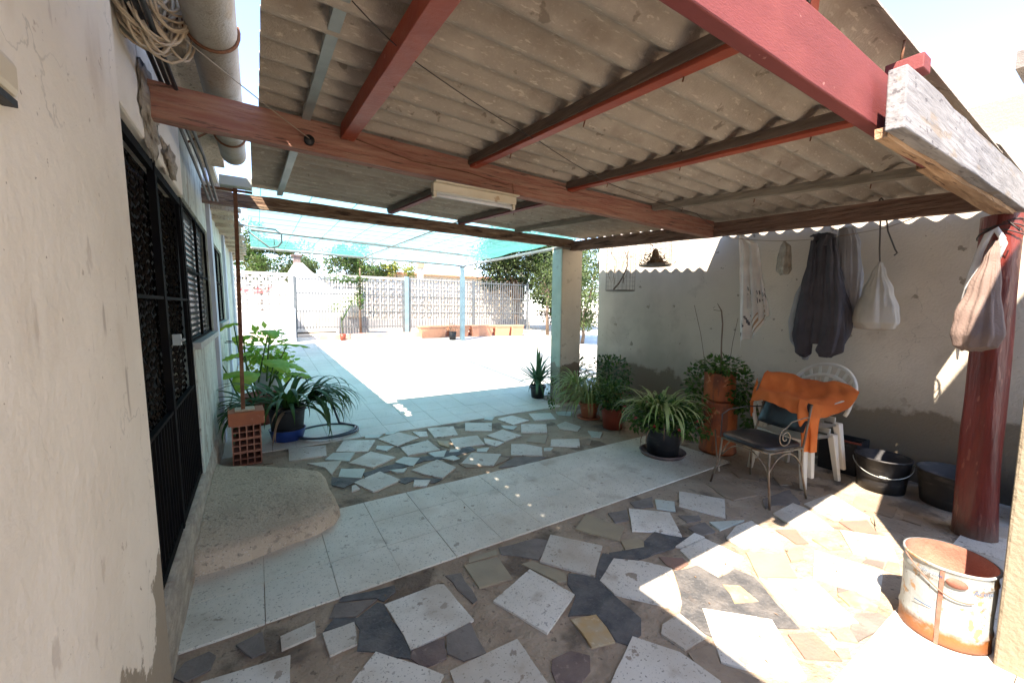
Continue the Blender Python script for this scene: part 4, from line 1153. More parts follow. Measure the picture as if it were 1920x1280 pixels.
# ================================================================ CHAIRS
WF = R(168)
def monobloc(loc, rz, label, group):
    t = thing('plastic_chair', label, 'chair', loc, rz, group)
    # local frame: +x is the front
    b = MB()
    def seat(u, v):
        x = .23-.44*u; y = (-.22+.44*v)*(1-.10*u)
        return (x, y, .425-.02*math.sin(math.pi*v)-.02*u+.012*(1 if u < .03 else 0)*-1)
    b.grid(seat, 12, 12)
    b.grid(lambda u, v: Vector(seat(u, v))-Vector((0, 0, .012)), 12, 12)
    b.tube([(.23, -.22, .415), (.235, 0, .40), (.23, .22, .415)], .012, 6)
    b.build('seat', 'white_plastic', t, local=True)
    def leg(x, y, sx, sy):
        g = MB()
        g.add([(x-.03, y-.028, .42), (x+.03, y-.028, .42), (x+.03, y+.028, .42), (x-.03, y+.028, .42),
               (sx-.019, sy-.019, 0), (sx+.019, sy-.019, 0), (sx+.019, sy+.019, 0), (sx-.019, sy+.019, 0)],
              [(0, 1, 5, 4), (1, 2, 6, 5), (2, 3, 7, 6), (3, 0, 4, 7), (0, 3, 2, 1), (4, 5, 6, 7)])
        g.build('leg', 'white_plastic', t, local=True, bevel=.006)
    for sy in (-1, 1):
        leg(.205, sy*.205, .235, sy*.255)
        leg(-.20, sy*.19, -.245, sy*.235)
    # arms: a broad band from the front leg up and back into the backrest
    for sy in (-1, 1):
        g = MB()
        pts = [(.215, .225, .42), (.225, .262, .56), (.20, .285, .635), (.10, .300, .655), (-.08, .292, .665), (-.20, .245, .70), (-.24, .19, .76)]
        vs = []; fs = []
        for i, (x, y, z) in enumerate(pts):
            w = .026 if i < 2 else .03
            vs += [(x, sy*(y-w), z), (x, sy*(y+w), z), (x-.004, sy*(y+w), z-.014), (x-.004, sy*(y-w), z-.014)] if i >= 2 else [(x+.02, sy*(y-.012), z), (x+.02, sy*(y+.02), z), (x-.03, sy*(y+.02), z), (x-.03, sy*(y-.012), z)]
        for i in range(len(pts)-1):
            for k in range(4):
                fs.append((i*4+k, i*4+(k+1) % 4, i*4+4+(k+1) % 4, i*4+4+k))
        g.add(vs, fs, 0, False)
        g.build('armrest', 'white_plastic', t, local=True, subsurf=1)
    b = MB()
    def bp(y, h):                                     # backrest surface, leaning back and curving round
        return (-.21-.17*h+.42*y*y*1.0, y, .43+.49*h)
    rim = [bp(.272*math.cos(a), .52+.48*math.sin(a)) for a in [math.pi*(-.12+1.24*i/30) for i in range(31)]]
    b.tube(rim, .017, 8)
    for k in range(9):
        a = math.pi*(.08+.84*k/8)
        top = bp(.262*math.cos(a), .52+.465*math.sin(a))
        lo = bp(.06*math.cos(a), .18)
        m = (Vector(top)+Vector(lo))/2+Vector((-.004, 0, 0))
        b.bar(lo, top, .024, .007, up=(1, 0, .3), n=2)
    b.bar(bp(-.17, .02), bp(.17, .02), .012, .05, up=(0, 0, 1), n=1)
    b.bar(bp(-.09, .17), bp(.09, .17), .012, .05, up=(0, 0, 1), n=1)
    b.build('backrest', 'white_plastic', t, local=True)
    return t
def copy_thing(o, loc, rz=None, label=None, group=None):
    def cp(x, par):
        c = x.copy(); COL.objects.link(c)
        if par is not None: c.parent = par
        for ch in list(x.children): cp(ch, c)
        return c
    r = cp(o, None)
    r.location = loc
    if rz is not None: r.rotation_euler = (0, 0, rz)
    if label: r['label'] = label
    if group: r['group'] = group
    return r
GW = 'stacked white plastic chairs'
wc = monobloc((4.21, -.475, .005), WF, 'bottom white plastic chair of the stack of two by the garden wall', GW)
copy_thing(wc, (4.255, -.495, .105), WF+.03, 'top white plastic chair of the stack, fan slatted back above the orange towel', GW)

# black vinyl chair with scroll arms; local +x is the front
bc = thing('vinyl_chair', 'low black vinyl chair with cream scrolled iron frame standing before the white chairs', 'chair', (3.58, -.475, 0), math.atan2(.18, -.98))
b = MB()
def cush(u, v):
    th = 2*math.pi*u
    s = math.sin(math.pi*v)
    z = .445+.028*math.cos(math.pi*v)
    n_ = 4.5
    cx_ = abs(math.cos(th))**(2/n_)*math.copysign(1, math.cos(th)); sy_ = abs(math.sin(th))**(2/n_)*math.copysign(1, math.sin(th))
    k = s**.45
    return (.225*cx_*k+.01, .235*sy_*k, z+(.012 if z > .445 else 0)*(1-.5*k))
b.grid(cush, 40, 14)
b.build('seat', 'black_vinyl', bc, local=True)
b = MB()
def bpad(side):
    def fn(u, v):
        y = -.20+.40*u; z = .535+.225*v
        e = min(1, 6*min(u, 1-u))*min(1, 6*min(v, 1-v))
        x = -.235-.10*v+.35*y*y
        z += .012*math.sin(math.pi*u)*(v-.5)*2
        return (x+side*.018*e**.5, y, z)
    return fn
b.grid(bpad(1), 22, 12); b.grid(bpad(-1), 22, 12)
b.build('backrest', 'black_vinyl', bc, local=True)
for sy in (-1, 1):
    b = MB()
    b.tube([(.19, sy*.215, .42), (.20, sy*.225, .25), (.235, sy*.275, 0)], .0085, 8)
    b.build('leg', 'scroll_iron', bc, local=True)
    b = MB()
    b.tube([(-.30, sy*.20, .76), (-.25, sy*.205, .55), (-.205, sy*.215, .42), (-.19, sy*.22, .25), (-.235, sy*.25, 0)], .0085, 8)
    b.build('leg', 'scroll_iron' if sy > 0 else 'scroll_iron', bc, local=True)
    b = MB()
    if sy < 0:                                        # the far arm is a plain thin bar
        b.tube([(-.27, sy*.21, .66), (-.10, sy*.235, .665), (.10, sy*.235, .655), (.185, sy*.232, .62), (.20, sy*.225, .42)], .0055, 7)
        b.build('armrest', 'wire', bc, local=True)
        continue
    # scroll arm
    sp = []
    for i in range(46):
        a = i/45
        th = math.pi*.5-a*3.3*math.pi
        r_ = .066*(1-a)**.8+.012
        sp.append((.045+r_*math.cos(th)*1.0, sy*.235, .535+r_*math.sin(th)))
    b.tube([(-.27, sy*.21, .66), (-.20, sy*.225, .67), (-.10, sy*.235, .665), (-.02, sy*.235, .655)]+sp, .005, 7)
    b.build('armrest', 'scroll_iron', bc, local=True)
b = MB()
for sy in (-1, 1):
    b.tube([(-.205, sy*.215, .415), (.19, sy*.215, .415)], .0085, 8)
    arc = [(-.195+.385*i/16, sy*(.22), .415-.02-.13*(abs(i/8-1))**2.2) for i in range(17)]
    b.tube(arc, .0055, 6)
for sx in (-.205, .19):
    b.tube([(sx, -.215, .415), (sx, .215, .415)], .0085, 8)
    arc = [(sx, -.215+.43*i/16, .40-.14*(abs(i/8-1))**2.2) for i in range(17)]
    b.tube(arc, .0055, 6)
b.build('seat_frame', 'scroll_iron', bc, local=True)

# orange towel thrown over both chairs
CP = [  # rows from the back edge down to the front hem: world points
 [(4.20, -.20, .95), (4.34, -.32, .93), (4.42, -.44, .885), (4.47, -.55, .885), (4.50, -.68, .88), (4.46, -.84, .83)],
 [(4.10, -.22, .93), (4.20, -.36, .865), (4.27, -.47, .84), (4.33, -.60, .845), (4.38, -.72, .85), (4.38, -.86, .80)],
 [(3.97, -.25, .83), (4.03, -.38, .80), (4.07, -.50, .775), (4.12, -.62, .785), (4.20, -.73, .79), (4.28, -.86, .745)],
 [(3.86, -.28, .795), (3.85, -.39, .80), (3.86, -.50, .80), (3.88, -.62, .795), (3.97, -.73, .77), (4.10, -.84, .72)],
 [(3.77, -.27, .70), (3.765, -.37, .735), (3.765, -.48, .72), (3.775, -.60, .685), (3.80, -.70, .655), (3.98, -.80, .66)],
]
def cr(p0, p1, p2, p3, t):
    return .5*((2*p1)+(-p0+p2)*t+(2*p0-5*p1+4*p2-p3)*t*t+(-p0+3*p1-3*p2+p3)*t**3)
def surf(P, u, v):
    nr, nc = len(P), len(P[0])
    def row(r_, u):
        x = u*(nc-1); i = min(int(x), nc-2); t = x-i
        g = lambda k: Vector(P[r_][max(0, min(nc-1, k))])
        return cr(g(i-1), g(i), g(i+1), g(i+2), t)
    y = v*(nr-1); j = min(int(y), nr-2); t = y-j
    g = lambda k: row(max(0, min(nr-1, k)), u)
    return cr(g(j-1), g(j), g(j+1), g(j+2), t)
b = MB()
def ot(u, v):
    p = surf(CP, u, v)
    w = noise.noise(Vector((u*4+v*2, v*2.2, 2)))*.035+noise.noise(Vector((u*9-v*3, v*4, 7)))*.018
    return p+Vector((-.2, 0, 1))*w
b.grid(ot, 64, 48)
# long tail hanging at the right of the black backrest
TP = [[(3.84, -.63, .79), (3.90, -.70, .775), (3.98, -.76, .745)], [(3.775, -.655, .66), (3.80, -.71, .655), (3.88, -.77, .65)], [(3.80, -.68, .52), (3.83, -.725, .52), (3.87, -.765, .52)], [(3.80, -.69, .37), (3.83, -.73, .365), (3.87, -.765, .37)]]
b.grid(lambda u, v: surf(TP, u, v)+Vector((-.014*math.sin(u*11)*(.3+v), 0, 0)), 20, 30)
# left end falling behind the arm
LP = [[(3.87, -.26, .77), (3.93, -.24, .83), (4.02, -.21, .89)], [(3.86, -.235, .64), (3.92, -.215, .69), (3.99, -.19, .74)], [(3.87, -.24, .55), (3.92, -.22, .56), (3.97, -.2, .62)]]
b.grid(lambda u, v: surf(LP, u, v)+Vector((0, -.01*math.sin(u*12), 0)), 14, 16)
o = b.build('orange_towel', 'orange_towel', label='orange towel thrown over the white chairs and the black vinyl backrest', cat='towel')
sm = o.modifiers.new('thick', 'SOLIDIFY'); sm.thickness = .0025

# ================================================================ TUBS, BUCKET
def tubprof(r0, r1, h, t=.006):
    return [(0, 0), (r0, 0), (r0+.3*(r1-r0), h*.3), (r1, h-.015), (r1+.008, h-.012), (r1+.008, h), (r1-t, h), (r0-t, .012), (0, .012)]
t = thing('black_tub', 'black plastic builder tub with wire handle crossed by a blade of sunlight', 'tub', (4.56, -1.01, 0))
MB().lathe(tubprof(.155, .185, .29), (4.56, -1.01, 0), 40).build('tub_body', 'black_plastic', t)
MB().tube([(4.56+.197*math.cos(a), -1.01+.197*math.sin(a), .25-.10*math.sin((a-R(110))/R(180)*math.pi)) for a in [R(110+i*9) for i in range(21)]], .004, 6).build('handle', 'galv', t)
MB().add([(4.372, -1.045, .165), (4.372, -1.10, .165), (4.372, -1.10, .155), (4.372, -1.045, .155)], [(0, 1, 2, 3)]).build('sticker', 'plate', t)
t = thing('black_tub', 'wide dusty black rubber tub beside the red log post', 'tub', (4.66, -1.42, 0))
MB().lathe(tubprof(.185, .215, .27), (4.66, -1.42, 0), 40).build('tub_body', 'grey_tub', t)
t = thing('black_tub', 'black tub half hidden behind the red log post', 'tub', (4.74, -1.93, 0))
MB().lathe(tubprof(.19, .215, .32), (4.74, -1.93, 0), 40).build('tub_body', 'black_plastic', t)
t = thing('black_crate', 'black plastic crate behind the white chair legs at the foot of the wall', 'crate', (4.80, -.66, 0))
MB().box((4.66, -.80, .0), (4.97, -.50, .02)).box((4.66, -.80, .02), (4.675, -.50, .30)).box((4.955, -.80, .02), (4.97, -.50, .30)).box((4.675, -.80, .02), (4.955, -.785, .30)).box((4.675, -.515, .02), (4.955, -.50, .30)).build('crate_box', 'black_plastic', t, bevel=.004)
MB().bar((4.655, -.83, .315), (4.655, -.40, .315), .02, .012).build('red_stick', 'clay_dark', t)

bk = thing('tin_bucket', 'large rusty painted tin bucket standing in the sun at the near right', 'bucket', (2.755, -1.735, 0.012))
BX, BY = 2.755, -1.735
b = MB()
HB = .365
def bprof():
    out = [(0, .004), (.150, .004), (.156, 0), (.156, .012)]
    for i in range(1, 16):
        z = HB*i/16
        out.append((.153+.004*math.sin(z*30)*.3, z))
        if abs(z-.30) < .012 or abs(z-.07) < .012: out.append((.158, z+.006))
    return out+[(.157, HB-.012), (.161, HB-.008), (.161, HB), (.154, HB+.001)]
b.lathe(bprof(), (BX, BY, .012), 56, wob=.02, cap=False)
b.build('bucket_wall', 'tin', bk)
b = MB().lathe([(.1535, HB), (.150, HB-.02), (.1495, .02), (0, .016)], (BX, BY, .012), 56, cap=False)
b.build('bucket_inside', 'tin_in', bk)
a0 = math.atan2(-2.161-BY, .016-BX)                       # the seam is on the side open to the porch
def onb(a, z, r=.160): return (BX+r*math.cos(a), BY+r*math.sin(a), z+.012)
sa = R(183)
MB().add([onb(sa-.045, .0), onb(sa+.045, 0), onb(sa+.045, HB-.015), onb(sa-.045, HB-.015), onb(sa-.045, 0, .15), onb(sa+.045, 0, .15), onb(sa+.045, HB-.015, .15), onb(sa-.045, HB-.015, .15)],
         [(0, 1, 2, 3), (0, 3, 7, 4), (1, 5, 6, 2), (3, 2, 6, 7)]).build('seam_band', 'rust_band', bk)
b = MB()
b.tube([onb(sa-.35+i*.07, .30-.05*math.sin(i/22*math.pi)*1.2, .168) for i in range(-8, 15)], .003, 6)
b.lathe([(0, 0), (.022, 0), (.022, .004), (0, .004)], (0, 0, 0), 16)
for i in range(len(b.v)-64, len(b.v)):
    v = b.v[i]
    p = Vector(onb(sa+.28, .315+v.y, .161+v.z)); tg = Vector((-math.sin(sa+.28), math.cos(sa+.28), 0))
    b.v[i] = p+tg*v.x*1.6
b.build('bail_handle', 'rust_band', bk)
def curved_text(txt, a, z, size, m, parent, name):
    c = bpy.data.curves.new('txt', 'FONT'); c.body = txt; c.size = size; c.extrude = 0
    o = bpy.data.objects.new('txt', c); COL.objects.link(o)
    dg = bpy.context.evaluated_depsgraph_get()
    me = bpy.data.meshes.new_from_object(o.evaluated_get(dg))
    vs = [v.co.copy() for v in me.vertices]; fs = [tuple(p.vertices) for p in me.polygons]
    bpy.data.objects.remove(o)
    b = MB(); b.add([onb(a+v.x/.16, z+v.y, .1625) for v in vs], fs)
    return b.build(name, m, parent)
curved_text('Aceite', sa+.62, .283, .030, 'ink', bk, 'lettering')
curved_text('Lubricante', sa-.52, .320, .020, 'ink', bk, 'lettering')
MB().grid(lambda u, v: onb(sa-.55+.4*u, .16+.005*v, .1615), 8, 1).build('printed_line', 'ink', bk)

# ================================================================ POTS AND PLANTS
def pot(b, c, r0, r1, h, rim=.02, mi=0):
    b.lathe([(0, 0), (r0, 0), (r1-.006, h-.045), (r1-.006, h-.04), (r1+rim*.5, h-.038), (r1+rim*.5, h), (r1-.012, h), (r1-.016, h-.03), (0, h-.03)], c, 32, mi)
    return b
def straps(b, c, n, L, w, seed, e=(.7, 1.4), bend=(1.6, 2.6), mi=0, nseg=8, spread=.04, az=None, fold=.25, mi2=None):
    rr = random.Random(seed)
    for k in range(n):
        a = (az[0]+(az[1]-az[0])*rr.random()) if az else rr.uniform(0, 2*math.pi)
        rr2 = rr.random()
        cc = (c[0]+spread*math.cos(a)*rr2, c[1]+spread*math.sin(a)*rr2, c[2])
        b.strap(cc, a, L*rr.uniform(.65, 1.1), w*rr.uniform(.8, 1.15), rr.uniform(*e), rr.uniform(*bend), nseg, mi if mi2 is None or rr.random() < .6 else mi2, fold, twist=rr.uniform(-.5, .5))
    return b
def leafcloud(b, c, r, n, size, seed, mi=0, flat=.3, mi2=None):
    rr = random.Random(seed)
    for k in range(n):
        d = Vector((rr.gauss(0, 1), rr.gauss(0, 1), rr.gauss(0, 1))).normalized()
        k_ = rr.random()**.45
        p = Vector((c[0]+d.x*r[0]*k_, c[1]+d.y*r[1]*k_, c[2]+d.z*r[2]*k_))
        ld = (d+Vector((rr.uniform(-.7, .7), rr.uniform(-.7, .7), rr.uniform(-.9, .3)))).normalized()
        b.leaf(p, ld, (rr.uniform(-.5, .5), rr.uniform(-.5, .5), 1), size*rr.uniform(.6, 1.2), size*rr.uniform(.5, .8), mi if mi2 is None or rr.random() < .7 else mi2, .12)
    return b

# clivia in black pot standing in a blue basin
cv = thing('clivia_pot', 'dark strap-leaved clivia in a black pot set in a blue basin by the left wall', 'potted plant', (.27, 3.02, 0))
MB().lathe([(0, .005), (.155, .005), (.185, .13), (.19, .135), (.178, .135), (.15, .015), (0, .015)], (.27, 3.02, 0), 36).build('basin', 'blue_plastic', cv)
pot(MB(), (.27, 3.02, .018), .15, .19, .37).build('pot', 'black_plastic', cv)
MB().lathe([(0, .36), (.17, .36)], (.27, 3.02, 0), 20).build('soil', 'soil', cv)
b = MB()
straps(b, (.27, 3.02, .36), 46, .78, .058, 2, (.55, 1.4), (1.5, 2.5), spread=.10, nseg=10)
straps(b, (.45, 2.98, .40), 44, .80, .046, 3, (.6, 1.3), (2.0, 2.9), spread=.08, az=(-1.3, 1.0), nseg=10)
straps(b, (.02, 2.95, .36), 26, .70, .055, 4, (.6, 1.2), (1.5, 2.4), spread=.05, az=(2.2, 4.4), nseg=10)
b.build('leaves', 'leaf_dark', cv)
b = MB(); straps(b, (.30, 3.02, .36), 9, .5, .05, 8, (.9, 1.4), (1.3, 2.2), spread=.06)
b.build('leaves', 'leaf_mid', cv)
b = MB(); straps(b, (.30, 3.0, .34), 9, .62, .035, 88, (.2, .8), (1.6, 2.6), spread=.12)
b.build('withered_leaves', 'leaf_dry', cv)

def bigleaf(b, base, az, Ls, e, Ll, w, seed, mi=0):
    """a stalk with a broad heart-shaped blade"""
    rr = random.Random(seed)
    h = Vector((math.cos(az), math.sin(az), 0)); d = h*math.cos(e)+Vector((0, 0, math.sin(e)))
    tip = Vector(base)+d*Ls
    b.tube([base, Vector(base)+d*Ls*.6+Vector((0, 0, .02)), tip], [.012, .009, .006], 6, 1)
    sd = Vector((-math.sin(az), math.cos(az), 0))
    dn = rr.uniform(-.7, -.15)
    vs = []
    nu, nv = 8, 10
    def fn(u, v):
        s = (u-.5)*2
        prof = math.sin(math.pi*min(1, v*.93+.10))**.75*(1-.25*v)
        ax = h*(v*Ll-.16*Ll*(1 if v < .0 else 0))
        return tip+h*(v-.18)*Ll*math.cos(dn*v)+Vector((0, 0, 1))*((v-.18)*Ll*math.sin(dn)*v+.13*w*abs(s)*1.0-.25*w*s*s*.6+.012*math.sin(v*22+abs(s)*5)*abs(s))+sd*s*prof*w/2-h*abs(s)*(1-v)*Ll*.18
    b.grid(fn, nu, nv, mi)
ep = thing('elephant_ear', 'bright green elephant ear plant with broad leaves against the left wall', 'plant', (.0, 3.75, 0))
b = MB()
rr = random.Random(12)
for (x, y, z, az, Ls, e, Ll, w) in [(-.05, 3.55, .35, 3.5, .42, 1.15, .46, .36), (-.02, 3.6, .35, -1.9, .45, 1.0, .36, .30), (.05, 3.7, .4, -.4, .48, 1.0, .36, .28), (.1, 3.8, .4, -1.2, .50, 1.1, .40, .30),
                                   (-.1, 3.9, .5, 1.9, .65, 1.35, .30, .24), (-.15, 3.9, .6, -2.8, .70, 1.45, .26, .24), (.15, 4.0, .5, -.2, .55, 1.2, .34, .26), (.2, 3.6, .35, -.7, .42, .95, .30, .2),
                                   (.0, 4.1, .5, .7, .7, 1.3, .36, .26), (.1, 3.5, .3, .1, .45, .9, .30, .22), (-.2, 3.7, .4, 3.0, .5, 1.2, .3, .24), (.1, 4.2, .5, -1.3, .72, 1.3, .3, .24), (0, 3.8, .4, -2.4, .58, 1.2, .3, .24)]:
    bigleaf(b, (x, y, z), az, Ls, e, Ll, w, int(az*100))
b.build('leaves', ['leaf_bright', 'leaf_mid'], ep)
pot(MB(), (.02, 3.75, .0), .15, .2, .42).build('pot', 'clay_dark', ep)
wd = thing('leafy_pot', 'mixed light green foliage plant in grey pot behind the elephant ear', 'potted plant', (.12, 4.75, .12))
pot(MB(), (.12, 4.75, .11), .15, .19, .45).build('pot', 'lattice_grey', wd)
b = MB(); leafcloud(b, (.12, 4.75, .85), (.30, .30, .34), 260, .12, 5); leafcloud(b, (.30, 4.5, .65), (.2, .2, .2), 90, .11, 6)
straps(b, (.12, 4.75, .55), 22, .6, .03, 8, (.9, 1.5), (.8, 1.8))
b.build('leaves', 'leaf_bright', wd)
b = MB()
for y in (4.1, 4.35): b.tube([(-.34, y, 1.05), (-.14, y, 1.05)], .006, 6)
b.tube([(-.14, 4.1, 1.05), (-.14, 4.35, 1.05)], .006, 6).tube([(-.14, 4.1, .85), (-.14, 4.35, .85)], .006, 6).tube([(-.14, 4.1, .85), (-.14, 4.1, 1.05)], .006, 6).tube([(-.34, 4.1, .85), (-.14, 4.1, .85)], .006, 6)
b.build('pot_bracket', 'wire', label='thin black iron pot bracket on the left wall above the plants', cat='bracket')

# hose
b = MB()
hp = []
for k in range(60):
    a = 2*math.pi*k/30; r_ = .30+.02*math.sin(a*1.5)
    hp.append((.68+1.12*r_*math.cos(a+.4), 3.03+r_*.95*math.sin(a+.4), .028+.012*(k/60)))
hp += [(.80, 2.90, .15), (.72, 2.95, .42)]
MB().tube(hp, .0135, 8).build('garden_hose', 'hose', label='dark blue garden hose coiled on the tiles beside the blue basin', cat='hose')

# hollow bricks, planter block and rusty rod
GB = 'hollow bricks piled under the terracotta block'
ya = 2.30; bang = R(3)
def hollow(z, h, label, seed):
    b = MB()
    L_, D_ = .235, .24; n1 = 4; n2 = 2; w = .009
    # a frame of clay webs, cells open towards the porch
    b2 = []
    for i in range(n1+1):
        x = -L_/2+i*(L_-w)/n1
        b.box((x, -D_/2, 0), (x+w, D_/2, h))
    for j in range(n2+1):
        zz = j*(h-w)/n2
        for i in range(n1):
            x = -L_/2+i*(L_-w)/n1+w
            b.box((x, -D_/2+.0015, zz), (x+(L_-w)/n1-w, D_/2-.0015, zz+w))
    for i in range(n1):
        x = -L_/2+i*(L_-w)/n1+w
        for j in range(n2):
            zz = j*(h-w)/n2+w
            b.box((x, D_/2-.012, zz), (x+(L_-w)/n1-w, D_/2-.004, zz+(h-w)/n2-w))
    for i, v in enumerate(b.v):
        b.v[i] = Vector((-.11+v.x*math.cos(bang)-v.y*math.sin(bang), 2.46+v.x*math.sin(bang)+v.y*math.cos(bang), z+v.z))
    b.build('hollow_brick', 'brick', label=label, cat='brick', group=GB)
hollow(.006, .128, 'bottom hollow clay brick of the pile beside the doorstep', 1)
hollow(.136, .128, 'middle hollow clay brick of the pile beside the doorstep', 2)
hollow(.266, .128, 'top hollow clay brick of the pile, under the terracotta block', 3)
b = MB()
b.box((-.145, -.13, 0), (.145, .13, .125)).box((-.09, -.10, .127), (.07, .04, .145), 1)
for i, v in enumerate(b.v):
    b.v[i] = Vector((-.105+v.x*math.cos(bang)-v.y*math.sin(bang), 2.46+v.x*math.sin(bang)+v.y*math.cos(bang), .396+v.z))
b.build('clay_block', ['terracotta', 'cement'], label='orange terracotta block with cement cap on top of the hollow bricks', cat='block', bevel=.006)
rod = thing('rusty_rod', 'tall rusty iron rod with a small white box at its top, standing on the bricks', 'rod', (-.12, 2.42, .54))
MB().bar((-.125, 2.40, .54), (-.112, 2.40, 2.60), .032, .032, up=(0, 1, 0)).build('iron_rod', 'rust', rod)
MB().box((-.225, 2.30, 2.585), (.02, 2.42, 2.67)).build('white_box', 'plate', rod, bevel=.004)
MB().bar((-.36, 2.42, 2.575), (.02, 2.42, 2.57), .02, .02).build('bracket', 'rust', rod)
b = MB()
b.tube([(-.10, 5.1, 2.70), (.30, 5.1, 2.68), (.38, 5.1, 2.62), (.38, 5.1, 2.50), (.33, 5.1, 2.43), (.22, 5.1, 2.40), (-.05, 5.1, 2.62)], .012, 7)
b.tube([(.28, 5.1, 2.41), (.28, 5.1, 2.32)], .01, 6); b.tube([(.28, 5.1, 2.54), (.28, 5.1, 2.45)], .006, 6)
b.tube([(-.42, 5.1, 2.70), (-.10, 5.1, 2.70)], .012, 7)
b.build('iron_bracket', 'steel_dark', label='looped dark iron bracket reaching out from the eaves of the left house', cat='bracket')

# aloe by the pillar
al = thing('aloe_pot', 'spiky aloe in a dark pot at the foot of the pillar', 'potted plant', (3.98, 3.28, .02))
pot(MB(), (3.98, 3.28, .02), .10, .13, .22).build('pot', 'black_plastic', al)
b = MB()
rr = random.Random(3)
for k in range(30):
    a = rr.uniform(0, 6.28)
    b.strap((3.98, 3.28, .25+.2*rr.random()), a, rr.uniform(.32, .55), .05, rr.uniform(.1, 1.45), rr.uniform(-.2, .7), 7, 0, .5, 1.0)
for k in range(9):
    a = rr.uniform(0, 6.28)
    b.strap((3.98, 3.28, .35), a, .5, .045, rr.uniform(-.2, .2), rr.uniform(.9, 1.3), 7, 0, .5, 1.0)
b.build('leaves', 'leaf_aloe', al)
# spider grass pot
sg = thing('grass_pot', 'tall pale grassy spider plant spilling from a terracotta pot on a saucer by the pillar', 'potted plant', (3.93, 1.98, 0))
pot(MB(), (3.93, 1.98, .015), .10, .135, .21).lathe([(0, 0), (.16, 0), (.165, .02), (.15, .02), (.14, .01), (0, .01)], (3.93, 1.98, 0), 28).build('pot', 'terracotta', sg)
b = MB()
straps(b, (3.93, 1.98, .2), 230, .66, .019, 14, (.9, 1.5), (1.5, 2.7), spread=.09, nseg=8)
straps(b, (3.85, 2.15, .45), 110, .55, .019, 15, (.5, 1.4), (1.8, 2.8), spread=.12)
b.build('leaves', 'leaf_pale', sg)
b = MB(); leafcloud(b, (3.72, 2.55, .28), (.08, .08, .26), 120, .05, 3); b.build('trailing_leaves', 'leaf_mid', sg)
rb = thing('red_pot', 'small bushy plant in a dark red clay pot left of the big black pot', 'potted plant', (3.86, 1.46, 0))
pot(MB(), (3.86, 1.46, .0), .12, .15, .27, .015).build('pot', 'clay_dark', rb)
b = MB(); leafcloud(b, (3.86, 1.48, .43), (.24, .27, .20), 750, .055, 6, mi2=1); straps(b, (3.86, 1.46, .25), 24, .32, .014, 22, (.8, 1.5), (1.2, 2.3))
b.build('leaves', ['leaf_mid', 'leaf_dark'], rb)
b = MB(); straps(b, (3.9, 2.0, .2), 16, .45, .014, 134, (.1, .9), (1.6, 2.6), spread=.1)
b.build('withered_leaves', 'leaf_dry', sg)
sh = thing('shrub_pot', 'dark leafy shrub in a pot between the pillar and the garden wall', 'potted plant', (4.55, 2.15, 0))
pot(MB(), (4.55, 2.15, .0), .12, .16, .28).build('pot', 'terracotta', sh)
b = MB(); leafcloud(b, (4.5, 2.15, .55), (.24, .4, .30), 900, .06, 16, mi2=1); b.build('leaves', ['leaf_dark', 'leaf_mid'], sh)
sh2 = thing('spiky_pot', 'dark spiky plant in a pot just behind the concrete pillar', 'potted plant', (4.75, 3.3, .03))
pot(MB(), (4.75, 3.3, .03), .12, .16, .28).build('pot', 'grey_tub', sh2)
b = MB(); straps(b, (4.75, 3.3, .3), 26, .6, .045, 41, (.5, 1.5), (.1, 1.0)); leafcloud(b, (4.75, 3.2, .5), (.2, .2, .2), 150, .08, 42); b.build('leaves', 'leaf_dark', sh2)

# flowering pot
fp = thing('flower_pot', 'pink-flowered spider plant and busy foliage in a big black pot on a brown saucer', 'potted plant', (3.60, .50, .01))
FX, FY = 3.60, .50
MB().lathe([(0, 0), (.215, 0), (.235, .035), (.222, .035), (.2, .012), (0, .012)], (FX, FY, .010), 40).build('saucer', 'plum_stone', fp)
pot(MB(), (FX, FY, .024), .155, .19, .30, .012).build('pot', 'black_plastic', fp)
b = MB()
leafcloud(b, (FX, FY, .42), (.34, .36, .17), 1300, .055, 31, mi2=1)
leafcloud(b, (FX-.05, FY+.25, .36), (.22, .2, .17), 320, .05, 32, mi2=1)
leafcloud(b, (FX+.05, FY-.28, .38), (.2, .2, .15), 260, .05, 34, mi2=1)
b.build('leaves', ['leaf_mid', 'leaf_dark'], fp)
b = MB(); straps(b, (FX, FY+.05, .42), 130, .56, .024, 33, (.8, 1.45), (1.7, 2.7), spread=.14)
b.build('striped_leaves', 'leaf_pale', fp)
b = MB(); straps(b, (FX, FY, .34), 14, .42, .016, 133, (.1, .8), (1.6, 2.6), spread=.16)
b.build('withered_leaves', 'leaf_dry', fp)
rr = random.Random(8)
for (x, y, z) in ((-.27, -.10, .36), (-.15, -.30, .36), (.02, -.36, .43), (-.30, .12, .40), (-.22, .34, .46), (.1, -.34, .35), (-.05, .2, .52)):
    b = MB()
    for k in range(10):
        b.leaf((FX+x, FY+y, z), (rr.uniform(-1, 1), rr.uniform(-1, 1), rr.uniform(-.2, 1)), (rr.uniform(-1, 1), rr.uniform(-1, 1), 1), .028, .022)
    b.build('flower', 'flower', fp)

